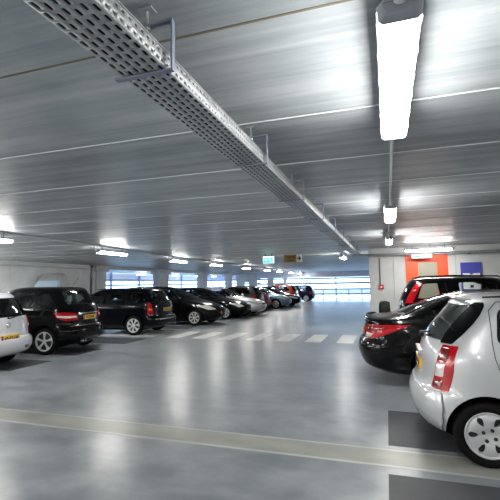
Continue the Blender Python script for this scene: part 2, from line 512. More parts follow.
ly = [(5.45, -6.85), (9.42, -7.05), (13.8, -7.4), (17.4, -7.4), (21.8, -7.45), (26.0, -7.45), (29.8, -7.6), (33.6, -7.6), (37.4, -7.6)]
ln = ['glowing fluorescent lamp cut by the left frame edge above the white estate car',
      'glowing fluorescent lamp above the gap between the two nearest black cars on the left',
      'glowing fluorescent lamp above the black people carrier, third on the left conduit',
      'glowing fluorescent lamp fourth along the left conduit above the black saloon',
      'glowing fluorescent lamp fifth along the left conduit above the silver car',
      'glowing fluorescent lamp sixth along the left conduit above the light blue car',
      'small glowing fluorescent lamp seventh along the left conduit above the orange car',
      'tiny glowing fluorescent lamp eighth along the left conduit above the navy car',
      'smallest glowing fluorescent lamp, farthest along the left conduit near the railings']
for (y, x), l in zip(ly, ln):
    place_lamp(x, y, l, group='lamps along the left conduit')
place_lamp(-7.0, 1.4, 'glowing fluorescent lamp out of frame at the near end of the left conduit', group='lamps along the left conduit')
for k_, (x_, y_) in enumerate(((0.075, -5.4), (0.075, -9.0), (-7.0, -2.6), (-7.0, -6.6), (-7.0, -10.6), (7.0, 1.9), (7.0, 5.6), (7.0, 9.3), (7.0, -1.8), (7.0, -5.4), (-12.8, 9.7), (-12.8, 6.5), (-11.5, 8.6), (-8.6, 2.0), (-12.8, 7.9), (-12.8, 5.0), (-12.8, 2.2), (-12.8, -0.6), (-12.8, -3.4), (-5.0, -0.9), (-9.0, -0.9), (-10.2, 7.0), (-10.2, 5.0), (-10.2, 1.0), (-10.2, -3.0), (-3.4, -2.2), (-3.4, -6.0), (3.4, -2.2), (3.4, -6.0))):  # unseen lamps added as fill to brighten the deck
    place_lamp(x_, y_, 'added fluorescent fill lamp, unseen outside the frame', group='added fill lamps outside the frame')
place_lamp(-1.45, 14.9, 'glowing fluorescent lamp hanging beyond the end of the perforated cable tray')
place_lamp(1.11, 12.3, 'fluorescent lamp lying crosswise in front of the orange doorway', PI / 2, 2.43)
od = ['first', 'second', 'third', 'fourth', 'fifth']
for i, y in enumerate((22.5, 28.5, 34.0, 39.0, 43.0)):
    place_lamp(-18.6, y, 'glowing fluorescent lamp on the outer deck seen between the columns, %s from the left wall' % od[i], group='lamps on the outer deck')

for sx in (-1, 1):
    for k in range(6):
        y = -0.515 + k * 1.03 / 5
        c = MB(); c.box((sx * 0.071 - 0.004, y - 0.010, 0.040), (sx * 0.071 + 0.004, y + 0.010, 0.066))
        c.build('clip', MT['clip'], lamp0, 30)
# conduits feeding the lamps
def conduit(name, pts, r, label, cat='conduit'):
    b = MB(); b.tube(pts, r, 8)
    o = b.build(name, MT['conduit'])
    return tag(o, label, cat)
conduit('conduit', [(0.075, -13.9, CZ - 0.014), (0.075, 13.49, CZ - 0.014)], 0.013, 'pale conduit on the ceiling linking the right-hand row of lamps')
conduit('conduit', [(-6.85, -13.9, CZ - 0.018), (-6.85, 6.2, CZ - 0.018), (-7.05, 9.4, CZ - 0.018), (-7.4, 13.8, CZ - 0.018), (-7.45, 38.4, CZ - 0.018)], 0.016, 'pale conduit on the ceiling linking the left row of lamps')
conduit('conduit', [(-1.45, 14.9, CZ - 0.015), (-7.2, 15.2, CZ - 0.015)], 0.014, 'pale conduit running crosswise to the lamp beyond the cable tray')
b = MB(); b.tube([(-13.9, -13.9, 2.46), (-13.9, 17.3, 2.46)], 0.03, 8)
tag(b.build('wall_pipe', MT['conduit']), 'pale pipe running along the top of the left concrete wall', 'pipe')
b = MB(); b.tube([(-13.955, 17.10, 2.40), (-13.955, 17.10, 2.30), (-13.955, 17.0, 2.15), (-13.955, 17.10, 2.0), (-13.955, 17.10, 0.02)], 0.03, 8)
tag(b.build('drain_pipe', MT['conduit']), 'grey drain pipe down the end of the left wall beside the first opening', 'pipe')

# ------------------------------------------------------------------ perforated cable tray
def cell_slot(b, x0, x1, y0, y1, hx, hy, cyo, fn, rnd=False):
    """rectangular cell with a slot; fn maps (u, v) to 3D"""
    xc = (x0 + x1) / 2; yc = (y0 + y1) / 2 + cyo
    k = 0.45
    inner = [(xc - hx, yc - hy * (1 - k)), (xc - hx * (1 - k), yc - hy), (xc + hx * (1 - k), yc - hy), (xc + hx, yc - hy * (1 - k)),
             (xc + hx, yc + hy * (1 - k)), (xc + hx * (1 - k), yc + hy), (xc - hx * (1 - k), yc + hy), (xc - hx, yc + hy * (1 - k))]
    outer = [(x0, y0), (x0, y0), (x1, y0), (x1, y0), (x1, y1), (x1, y1), (x0, y1), (x0, y1)]
    vs = [fn(*p) for p in [(x0, y0), (x1, y0), (x1, y1), (x0, y1)]] + [fn(*p) for p in inner]
    b.add(vs, [(0, 1, 6, 5), (1, 2, 8, 7), (2, 3, 10, 9), (3, 0, 4, 11), (0, 5, 4), (1, 7, 6), (2, 9, 8), (3, 11, 10)])
TX0, TX1, TZ, TH = -0.935, -0.745, 2.40, 0.062
TY0, TY1 = -0.6, 13.25
tray = thing('cable_tray', 'long perforated galvanised cable tray running overhead down the aisle to the concrete wall', 'cable tray')
b = MB()
pitch = 0.05
nrow = int((TY1 - TY0) / pitch)
ncol = 6
cw = (TX1 - TX0) / ncol
for j in range(nrow):
    for i in range(ncol):
        cell_slot(b, TX0 + i * cw, TX0 + (i + 1) * cw, TY0 + j * pitch, TY0 + (j + 1) * pitch, 0.0058, 0.0165, 0.0075 if i % 2 else -0.0075, lambda u, v: (u, v, TZ))
o = b.build('tray_floor', MT['galv'], tray)
sd = o.modifiers.new('thickness', 'SOLIDIFY'); sd.thickness = 0.0015; sd.offset = 0
for nm, X in (('side_flange', TX1), ('side_flange', TX0)):
    b = MB()
    p2 = 0.035
    for j in range(int((TY1 - TY0) / p2)):
        for i in range(2):
            cell_slot(b, i * TH / 2, (i + 1) * TH / 2, TY0 + j * p2, TY0 + (j + 1) * p2, 0.005, 0.0065, 0.004 if i % 2 else -0.004, lambda u, v, X=X: (X, v, TZ + u))
    b.box((X - 0.004 if X == TX0 else X - 0.012, TY0, TZ + TH - 0.001), (X + 0.012 if X == TX0 else X + 0.004, TY1, TZ + TH + 0.003))
    o = b.build(nm, MT['galv'], tray)
    sd = o.modifiers.new('thickness', 'SOLIDIFY'); sd.thickness = 0.0015; sd.offset = 0
for k in range(10):
    y = 1.30 + 1.268 * k
    b = MB()
    w = 0.012
    zt = TZ + 0.185
    xr = TX1 + 0.022
    b.box((TX0 - 0.03, y - w, TZ - 0.012), (xr + 0.006, y + w, TZ - 0.004))
    b.box((xr, y - w, TZ - 0.012), (xr + 0.008, y + w, zt))
    b.box((-0.85, y - w, zt - 0.008), (xr + 0.008, y + w, zt))
    b.box((-0.85, y - w, zt - 0.02), (-0.842, y + w, zt))
    br = b.build('bracket', MT['steel_dark'], tray, 30, 0.002)
    r = MB()
    r.cyl((-0.83, y, zt - 0.045), (-0.83, y, CZ - 0.001), 0.006, 8)
    r.cyl((-0.83, y, zt - 0.02), (-0.83, y, zt - 0.008), 0.013, 6)
    r.cyl((-0.83, y, zt), (-0.83, y, zt + 0.01), 0.013, 6)
    r.box((-0.86, y - 0.02, CZ - 0.008), (-0.80, y + 0.02, CZ - 0.0005))
    r.build('threaded_rod', MT['galv'], br)
    r = MB(); r.cyl((-0.80, y - 0.03, TZ - 0.006), (-0.80, y - 0.03, TZ), 0.008, 8)
    r.build('bolt', MT['galv'], br)
for i in range(9):  # unseen black cables added so the tray slots look dark
    x = -0.925 + 0.0213 * i; r = 0.0102
    b = MB(); b.tube([(x, y, TZ + r + 0.0015) for y in np.arange(TY0, TY1 - 0.3, 0.5)], r, 8)
    if i == 2:
        tag(b.build('cable', MT['cable_red']), 'red brown cable packed among black ones in the perforated overhead tray', 'cable', 'cables in the overhead tray')
    else:
        tag(b.build('cable', MT['cable_black']), 'added black cable filling the perforated overhead tray so its slots look dark', 'cable', 'cables in the overhead tray')
# crosswise ladder tray on the core wall
t2 = thing('cable_tray', 'crosswise galvanised cable tray along the top of the concrete wall with the doors', 'cable tray')
b = MB()
for y in (13.16, 13.34):
    for j in range(int(8.6 / 0.07)):
        x0 = -0.75 + j * 0.07
        cell_slot(b, 0, 0.07, x0, x0 + 0.07, 0.014, 0.022, 0, lambda u, v, y=y: (v, y, TZ + u))
for j in range(int(8.6 / 0.07)):
    x0 = -0.75 + j * 0.07
    cell_slot(b, 13.16, 13.34, x0, x0 + 0.07, 0.06, 0.02, 0, lambda u, v: (v, u, TZ))
o = b.build('tray_floor', MT['galv'], t2)
sd = o.modifiers.new('thickness', 'SOLIDIFY'); sd.thickness = 0.002; sd.offset = 0
for x in (-0.5, 0.9, 2.3, 3.7, 5.1):
    b = MB(); b.box((x - 0.02, 13.12, TZ - 0.03), (x + 0.02, 13.498, TZ - 0.003)); b.box((x - 0.02, 13.46, TZ - 0.03), (x + 0.02, 13.498, TZ + 0.08))
    b.build('bracket', MT['steel_dark'], t2, 30)

# ------------------------------------------------------------------ core wall: doors, signs, alarm
b = MB(); b.box((0.56, 13.47, 0), (0.90, 13.51, 2.42)); b.box((1.45, 13.47, 0), (1.74, 13.51, 2.42)); b.box((0.90, 13.47, 2.19), (1.45, 13.51, 2.42))
struct(b.build('trim_1', MT['orange'], None, 30))
d1 = struct(box_obj('door_1', (0.90, 13.485, 0), (1.45, 13.52, 2.19), MT['door_beige']))
b = MB()
for x0, x1 in ((0.87, 0.91), (1.44, 1.48)):
    b.box((x0, 13.455, 0), (x1, 13.475, 2.22))
b.box((0.87, 13.455, 2.18), (1.48, 13.475, 2.22))
b.build('door_frame', MT['orange'], d1, 30)
b = MB(); b.cyl((0.97, 13.485, 1.05), (0.97, 13.43, 1.05), 0.012); b.cyl((0.97, 13.43, 1.05), (1.08, 13.43, 1.05), 0.01)
b.build('door_handle', MT['chrome'], d1)
d2 = struct(box_obj('door_2', (2.07, 13.46, 0), (2.62, 13.51, 2.14), MT['blue_door']))
b = MB(); b.box((2.12, 13.452, 1.36), (2.57, 13.461, 1.82))
b.build('notice_panel', MT['white'], d2, 30)
b = MB(); b.box((2.13, 13.446, 1.75), (2.56, 13.4525, 1.765))
b.loft([[(2.345 + r * math.cos(a), y, 1.80 + 0.35 * r * math.sin(a)) for a in np.linspace(0, 2 * PI, 12, endpoint=False)] for r, y in ((0.055, 13.453), (0.05, 13.444))])
b.box((2.30, 13.446, 1.40), (2.39, 13.4525, 1.48))
b.build('pictogram', MT['ink'], d2, 30)

g = thing('exit_sign', 'small lit emergency exit sign in a white box above the orange doorway', 'sign', (1.0, 13.40, 2.34))
box_obj('box', (-0.28, -0.03, -0.055), (0.28, 0.03, 0.06), MT['white'], g, 0.01)
box_obj('lit_panel', (-0.20, -0.034, -0.03), (-0.02, -0.029, 0.03), MT['sign_green'], g)
g.location.y = 13.10

al = thing('fire_alarm', 'red fire alarm call point on the concrete wall below a thin conduit', 'fire alarm', (-0.17, 13.5, 1.45))
box_obj('box', (-0.065, -0.05, -0.07), (0.065, 0.0, 0.07), MT['red_box'], al, 0.006)
box_obj('call_panel', (-0.022, -0.054, -0.022), (0.022, -0.049, 0.022), MT['white'], al)
box_obj('bracket', (-0.09, -0.02, -0.09), (-0.03, 0.0, -0.02), MT['steel'], al)
b = MB(); b.tube([(-0.20, 13.485, 1.50), (-0.20, 13.485, TZ - 0.05)], 0.014, 8)
tag(b.build('conduit', MT['conduit_dark']), 'thin dark vertical conduit running down to the red fire alarm', 'conduit')
b = MB(); b.tube([(1.16, 12.3, LZ + 0.1), (1.16, 12.3, CZ - 0.001)], 0.008, 8)
tag(b.build('hanging_rod', MT['steel_dark']), 'thin rod hanging the crosswise lamp from the ceiling', 'rod')

# hanging signs over the aisle
g = thing('emergency_sign', 'green lit emergency exit sign with running figure and arrow hanging over the aisle', 'sign', (-3.94, 14.0, 2.44))
b = MB(); b.box((-0.20, -0.03, -0.12), (0.20, 0.03, 0.12)); b.build('sign_box', MT['sign_white'], g, 30, 0.01)
b = MB(); b.box((-0.18, -0.036, -0.105), (0.165, -0.0295, 0.075)); b.build('green_panel', MT['sign_green'], g, 30)
b = MB()
b.add([(-0.15, -0.040, 0), (-0.06, -0.040, 0.06), (-0.06, -0.040, 0.022), (0.0, -0.040, 0.022), (0.0, -0.040, -0.022), (-0.06, -0.040, -0.022), (-0.06, -0.040, -0.06)], [(0, 1, 2, 3, 4, 5, 6)])
for ax, az, bx_, bz, rr in ((0.06, 0.02, 0.085, -0.03, 0.014), (0.085, -0.03, 0.055, -0.075, 0.009), (0.085, -0.03, 0.125, -0.06, 0.009), (0.06, 0.02, 0.03, -0.005, 0.008), (0.06, 0.02, 0.11, 0.01, 0.008)):
    b.tube([(ax, -0.04, az), (bx_, -0.04, bz)], rr, 6)
b.lathe([(0.001, -0.003), (0.015, -0.003), (0.015, 0.003), (0.001, 0.003)], (0.05, -0.04, 0.045), 12)
b.build('running_figure_and_arrow', MT['sign_white'], g, 30)
b = MB()
for x in (-0.12, 0.12):
    b.cyl((x, 0, 0.12), (x, 0, CZ - 2.44), 0.012)
b.build('hanger', MT['black'], g)
g = thing('direction_sign', 'ochre direction sign with two dark text lines and a black arrow on white', 'sign', (-3.08, 14.0, 2.46))
b = MB(); b.box((-0.30, -0.02, -0.13), (0.15, 0.02, 0.13)); b.build('text_panel', MT['sign_gold'], g, 30, 0.004)
b = MB(); b.box((0.15, -0.02, -0.13), (0.33, 0.02, 0.13)); b.build('arrow_panel', MT['white'], g, 30, 0.004)
RX = Matrix.Rotation(PI / 2, 4, 'X')
text_mesh('lettering', 'Uitgang', 0.115, MT['ink'], g, Matrix.Translation((-0.075, -0.022, 0.055)) @ RX)
text_mesh('lettering', 'Uitrit', 0.115, MT['ink'], g, Matrix.Translation((-0.075, -0.022, -0.06)) @ RX)
b = MB(); b.box((0.17, -0.026, -0.022), (0.26, -0.021, 0.022))
b.add([(0.22, -0.024, 0.10), (0.31, -0.024, 0), (0.22, -0.024, -0.10), (0.22, -0.024, -0.045), (0.262, -0.024, 0), (0.22, -0.024, 0.045)], [(0, 1, 4, 5), (1, 2, 3, 4)])
b.build('arrow', MT['ink'], g, 30)
b = MB()
for x in (-0.22, 0.22):
    b.cyl((x, 0, 0.13), (x, 0, CZ - 2.46), 0.008)
b.build('hanger', MT['steel_dark'], g)

# ------------------------------------------------------------------ car builder
def pchip(xs, ys):
    xs = np.array(xs, float); ys = np.array(ys, float)
    h = np.diff(xs); d = np.diff(ys) / h
    n = len(xs); mm = np.zeros(n)
    mm[0] = d[0]; mm[-1] = d[-1]
    for i in range(1, n - 1):
        if d[i - 1] * d[i] > 0:
            w1 = 2 * h[i] + h[i - 1]; w2 = h[i] + 2 * h[i - 1]
            mm[i] = (w1 + w2) / (w1 / d[i - 1] + w2 / d[i])
    def f(x):
        x = min(max(x, xs[0]), xs[-1])
        i = min(int(np.searchsorted(xs, x, 'right')) - 1, n - 2)
        t = (x - xs[i]) / h[i]
        return float((2 * t**3 - 3 * t**2 + 1) * ys[i] + (t**3 - 2 * t**2 + t) * h[i] * mm[i] + (-2 * t**3 + 3 * t**2) * ys[i + 1] + (t**3 - t**2) * h[i] * mm[i + 1])
    return f

class Shell:
    """stack of rounded plan slices: rows of (z, rear x, front x, half width)"""
    def __init__(s, rows, ar=0.7, nr=2.6, af=0.9, nf=2.4):
        s.rows = rows
        z = [r[0] for r in rows]
        s.fr = pchip(z, [r[1] for r in rows]); s.ff = pchip(z, [r[2] for r in rows]); s.fw = pchip(z, [r[3] for r in rows])
        s.ar, s.nr, s.af, s.nf = ar, nr, af, nf
        s.z0, s.z1 = z[0], z[-1]
    def par(s, z):
        xr, xf, w = s.fr(z), s.ff(z), s.fw(z)
        l = xf - xr
        return xr, xf, w, min(s.ar, 0.48 * l), min(s.af, 0.48 * l)
    def half(s, z, nc=11, ns=7, inset=0.0, clip=None):
        xr, xf, w, ar, af = s.par(z)
        xr += inset; xf -= inset; w -= inset
        if clip:
            xr = max(xr, clip[0]); xf = min(xf, clip[1])
            l = xf - xr; ar = min(ar, 0.45 * l); af = min(af, 0.45 * l)
        pts = []
        for i in range(nc):
            t = PI / 2 * i / (nc - 1)
            pts.append((xr + ar - ar * max(0, math.cos(t)) ** (2 / s.nr), w * max(0, math.sin(t)) ** (2 / s.nr)))
        xa, xb = xr + ar, xf - af
        for i in range(1, ns):
            pts.append((xa + (xb - xa) * i / ns, w))
        for i in range(nc - 1, -1, -1):
            t = PI / 2 * i / (nc - 1)
            pts.append((xf - af + af * max(0, math.cos(t)) ** (2 / s.nf), w * max(0, math.sin(t)) ** (2 / s.nf)))
        return pts
    def levels(s, step=0.05):
        zs = []
        for a, b_ in zip(s.rows[:-1], s.rows[1:]):
            d = max(abs(b_[0] - a[0]), 0.45 * abs(b_[1] - a[1]), 0.45 * abs(b_[2] - a[2]), abs(b_[3] - a[3]))
            n = max(1, min(9, math.ceil(d / step)))
            zs += [a[0] + (b_[0] - a[0]) * k / n for k in range(n)]
        zs.append(s.rows[-1][0])
        return zs
    def mesh(s, b, zs=None, mi=0, inset=0.0, clip=None):
        zs = zs or s.levels()
        rings = []
        for z in zs:
            h = s.half(z, inset=inset, clip=clip)
            ring = [(x, y, z) for x, y in h] + [(x, -y, z) for x, y in h[-2:0:-1]]
            rings.append(ring)
        b.loft(rings, mi)
    # surface maps ---------------------------------------------------
    def side(s, sg):
        def f(x, z, off):
            xr, xf, w, ar, af = s.par(z)
            x = min(max(x, xr + 0.01), xf - 0.01)
            if x < xr + ar:
                y = w * (1 - ((xr + ar - x) / ar) ** s.nr) ** (1 / s.nr)
            elif x > xf - af:
                y = w * (1 - ((x - xf + af) / af) ** s.nf) ** (1 / s.nf)
            else:
                y = w
            return (x, sg * (y + off), z)
        return f
    def rear(s, y, z, off):
        xr, xf, w, ar, af = s.par(z)
        q = min(abs(y) / w, 0.995)
        return (xr + ar - ar * (1 - q ** s.nr) ** (1 / s.nr) - off, y, z)
    def front(s, y, z, off):
        xr, xf, w, ar, af = s.par(z)
        q = min(abs(y) / w, 0.995)
        return (xf - af + af * (1 - q ** s.nf) ** (1 / s.nf) + off, y, z)
    def wrap(s, end):
        """(arc length from the end's centre, signed by side; z) -> point"""
        cache = {}
        def f(a, z, off):
            kz = round(z, 4)
            if kz not in cache:
                h = s.half(z, 40, 20)
                if end == 'front':
                    h = h[::-1]
                P = np.array(h); L_ = np.concatenate([[0], np.cumsum(np.hypot(*np.diff(P, axis=0).T))])
                cache[kz] = (P, L_)
            P, L_ = cache[kz]
            q = abs(a); sg = 1 if a >= 0 else -1
            x = np.interp(q, L_, P[:, 0]); y = np.interp(q, L_, P[:, 1])
            x2 = np.interp(q + 0.02, L_, P[:, 0]); y2 = np.interp(q + 0.02, L_, P[:, 1])
            x1 = np.interp(max(q - 0.02, 0), L_, P[:, 0]); y1 = np.interp(max(q - 0.02, 0), L_, P[:, 1])
            tx, ty = x2 - x1, y2 - y1
            l = math.hypot(tx, ty) or 1
            nx, ny = (-ty / l, tx / l)
            if end == 'front':
                nx, ny = ty / l, -tx / l
            if q < 0.02:
                nx, ny = (-1, 0) if end == 'rear' else (1, 0)
            return (float(x + nx * off), float(sg * (y + ny * off)), z)
        return f
    def s_at(s, end, x, z):
        """arc length from the end's centre to the place where the flank reaches x"""
        h = s.half(z, 40, 20)
        if end == 'front':
            h = h[::-1]
        tot = 0
        for (xa, ya), (xb, yb) in zip(h[:-1], h[1:]):
            if (end == 'rear' and xb >= x) or (end == 'front' and xb <= x):
                return tot
            tot += math.hypot(xb - xa, yb - ya)
        return tot

def smooth_poly(poly, rad=0.05):
    """round each corner by at most rad"""
    out = []
    n = len(poly)
    for i in range(n):
        p = poly[i]; a = poly[i - 1]; c = poly[(i + 1) % n]
        la = math.hypot(a[0] - p[0], a[1] - p[1]); lc = math.hypot(c[0] - p[0], c[1] - p[1])
        da = min(rad, 0.4 * la) / la; dc = min(rad, 0.4 * lc) / lc
        p0 = (p[0] + (a[0] - p[0]) * da, p[1] + (a[1] - p[1]) * da)
        p2 = (p[0] + (c[0] - p[0]) * dc, p[1] + (c[1] - p[1]) * dc)
        for t in (0, 0.25, 0.5, 0.75, 1):
            out.append(tuple((1 - t)**2 * p0[k] + 2 * t * (1 - t) * p[k] + t * t * p2[k] for k in (0, 1)))
    return out
def dense(poly, step=0.06):
    out = []
    for i in range(len(poly)):
        a = poly[i]; c = poly[(i + 1) % len(poly)]
        n = max(1, int(math.hypot(c[0] - a[0], c[1] - a[1]) / step))
        out += [(a[0] + (c[0] - a[0]) * k / n, a[1] + (c[1] - a[1]) * k / n) for k in range(n)]
    return out
def scaled(poly, d):
    cx = sum(p[0] for p in poly) / len(poly); cy = sum(p[1] for p in poly) / len(poly)
    out = []
    for x, y in poly:
        r = math.hypot(x - cx, y - cy) or 1
        out.append((x + (x - cx) / r * d, y + (y - cy) / r * d))
    return out
def patch(b, poly, fn, off, thick=0.004, mi=0, rad=0.015, bulge=0.0):
    p = dense(smooth_poly(poly, rad) if rad else poly)
    cx = sum(q[0] for q in p) / len(p); cy = sum(q[1] for q in p) / len(p)
    n = len(p)
    rings = [[fn(x, y, off - thick) for x, y in p]]
    for k in (1.0, 0.93, 0.7, 0.4, 0.15):
        bo = off + bulge * (1 - k ** 2)
        rings.append([fn(cx + (x - cx) * k, cy + (y - cy) * k, bo) for x, y in p])
    vs = [q for r in rings for q in r]
    fs = []
    for k in range(len(rings) - 1):
        for i in range(n):
            j = (i + 1) % n
            fs.append((k * n + i, k * n + j, (k + 1) * n + j, (k + 1) * n + i))
    fs.append(tuple((len(rings) - 1) * n + i for i in range(n)))
    b.add(vs, fs, mi)
def prism(b, poly, axis, lo, hi, mi=0):
    p = smooth_poly(poly)
    if axis == 'y':
        b.loft([[(x, t, z) for x, z in p] for t in (lo, hi)], mi)
    else:
        b.loft([[(t, y, z) for y, z in p] for t in (lo, hi)], mi)

def apply_bool(o, cutters):
    for c in cutters:
        c.parent = o.parent
        for dx in (0.0, 0.0013, -0.0021, 0.0037):
            c.location = (dx, dx * 0.7, dx * 0.5)
            md = o.modifiers.new('cut', 'BOOLEAN'); md.operation = 'DIFFERENCE'; md.solver = 'EXACT'; md.object = c
            bpy.context.view_layer.update()
            dg = bpy.context.evaluated_depsgraph_get()
            me = bpy.data.meshes.new_from_object(o.evaluated_get(dg))
            o.modifiers.clear()
            a0 = sum(p.area for p in o.data.polygons); a1 = sum(p.area for p in me.polygons)
            if len(me.polygons) > 300 and a1 > 0.75 * a0:
                old = o.data; o.data = me
                bpy.data.meshes.remove(old)
                break
            bpy.data.meshes.remove(me)
    for c in cutters:
        bpy.data.objects.remove(c)
    me = o.data
    me.polygons.foreach_set('use_smooth', [True] * len(me.polygons))
    me.set_sharp_from_angle(angle=math.radians(32))

def polar_spoke(b, R, prof, ang, yf, sgn, thick=0.014, mi=0):
    """spoke in the XZ plane; prof = [(r fraction, half angle, depth)]"""
    nw = 4
    front = []
    for rf, ha, dp in prof:
        r = rf * R
        row = []
        for k in range(nw + 1):
            q = -1 + 2 * k / nw
            a = ang + q * ha
            row.append((r * math.cos(a), sgn * (yf + dp - 0.004 * q * q), r * math.sin(a)))
        front.append(row)
    n = len(front)
    vs = [p for r in front for p in r] + [(p[0], p[1] - sgn * thick, p[2]) for r in front for p in r]
    w = nw + 1; o = n * w
    fs = []
    for i in range(n - 1):
        for k in range(nw):
            a = i * w + k
            fs += [(a, a + 1, a + w + 1, a + w), (o + a, o + a + w, o + a + w + 1, o + a + 1)]
        a = i * w
        fs += [(a, a + w, o + a + w, o + a), (a + nw, o + a + nw, o + a + w + nw, a + w + nw)]
    b.add(vs, fs, mi)

def wheel(parent, x, y, r, sgn, style, wid=0.19, turn=0.0):
    """sgn: +1 when the outer face looks to +y; y = outer tyre face"""
    w = MB()
    rr = r * (0.70 if style in ('five', 'multi') else 0.685)
    prof = [(rr, -0.012), (rr + 0.012, -0.004), (r * 0.86, 0.0), (r * 0.95, -0.012), (r * 0.985, -0.03), (r, -0.06), (r, -wid + 0.05), (r * 0.97, -wid + 0.02), (rr, -wid)]
    w.lathe([(a, sgn * t) for a, t in prof], (0, 0, 0), 40)
    # tread grooves as shallow rings
    t = w.build('wheel', MT['tyre'], parent, 50)
    t.location = (x, y, r)
    m = MT['cap'] if style == 'kia' else MT['alloy']
    rb = MB()
    prof = [(rr - 0.03, -wid + 0.02), (rr - 0.022, -0.05), (rr - 0.016, -0.022), (rr - 0.012, -0.008), (rr, -0.002), (rr + 0.006, -0.008), (rr + 0.004, -0.02)]
    rb.lathe([(a, sgn * q) for a, q in prof], (0, 0, 0), 40)
    if style == 'kia':
        n = 6
        pr = [(0.20, 0.524, -0.016), (0.42, 0.524, -0.009), (0.50, 0.46, -0.006), (0.57, 0.38, -0.003), (0.68, 0.345, -0.001), (0.80, 0.35, -0.003), (0.87, 0.40, -0.007), (0.92, 0.51, -0.011), (1.0, 0.524, -0.016)]
        hub = [(0.001, -0.022), (0.30, -0.020), (0.36, -0.012), (0.40, -0.010), (0.41, -0.03)]
    elif style == 'five':
        n = 5
        pr = [(0.12, 0.62, -0.02), (0.25, 0.42, -0.012), (0.45, 0.22, -0.006), (0.7, 0.17, -0.006), (0.9, 0.20, -0.010), (1.0, 0.26, -0.016)]
        hub = [(0.001, -0.012), (0.16, -0.012), (0.20, -0.018), (0.21, -0.04)]
    elif style == 'seven':
        n = 7
        pr = [(0.12, 0.44, -0.02), (0.25, 0.30, -0.012), (0.45, 0.20, -0.006), (0.7, 0.19, -0.006), (0.9, 0.24, -0.010), (1.0, 0.32, -0.016)]
        hub = [(0.001, -0.012), (0.18, -0.012), (0.22, -0.018), (0.23, -0.04)]
    else:
        n = 8
        pr = [(0.12, 0.40, -0.02), (0.25, 0.28, -0.012), (0.45, 0.20, -0.006), (0.7, 0.20, -0.006), (0.9, 0.26, -0.010), (1.0, 0.33, -0.016)]
        hub = [(0.001, -0.012), (0.18, -0.012), (0.22, -0.018), (0.23, -0.04)]
    R = rr - 0.012
    for k in range(n):
        polar_spoke(rb, R, pr, turn + 2 * PI * k / n, 0.0, sgn)
    rb.lathe([(a * R, sgn * q) for a, q in hub], (0, 0, 0), 32)
    o = rb.build('hub_cap' if style == 'kia' else 'rim', m, t, 40)
    d = MB(); d.lathe([(0.001, sgn * -0.045), (R, sgn * -0.05), (R, sgn * -0.07), (0.001, sgn * -0.075)], (0, 0, 0), 24)
    d.build('brake_disc', MT['disc'], t, 40)
    if style == 'kia':
        for k in range(4):
            d = MB()
            a = turn + PI / 4 + k * PI / 2 - 0.2
            c = Vector((0.25 * R * 1.15 * math.cos(a), 0, 0.25 * R * 1.15 * math.sin(a)))
            d.cyl(c + Vector((0, sgn * -0.03, 0)), c + Vector((0, sgn * -0.006, 0)), 0.016, 10)
            d.build('wheel_nut', MT['disc'], t, 40)
    return t

def plate(parent, sh, end, z, text, w=0.50, h=0.11, y=0.0, detail=True):
    fn = sh.rear if end == 'rear' else sh.front
    sg = -1 if end == 'rear' else 1
    x = fn(y, z, 0.006)[0]
    x = min(x, fn(y + w / 2, z, 0.012)[0]) if end == 'rear' and False else x
    b = MB(); b.box((min(x, x - sg * 0.03), y - w / 2, z - h / 2), (max(x, x - sg * 0.03), y + w / 2, z + h / 2))
    p = b.build('license_plate', MT['plate_yellow'], parent, 30)
    if not detail:
        return p
    xo = x + sg * 0.001
    left = y + w / 2 if end == 'rear' else y - w / 2       # viewer's left
    dr = -1 if end == 'rear' else 1
    b = MB(); b.box((min(x, x + sg * 0.002), min(left, left + dr * 0.045), z - h / 2 + 0.002), (max(x, x + sg * 0.002), max(left, left + dr * 0.045), z + h / 2 - 0.002))
    b.build('country_band', MT['plate_blue'], p, 30)
    R = Matrix(((0, 0, sg, 0), (dr, 0, 0, 0), (0, 1, 0, 0), (0, 0, 0, 1)))
    text_mesh('lettering', text, 0.088, MT['ink'], p, Matrix.Translation((xo, y + dr * 0.02, z)) @ R)
    return p

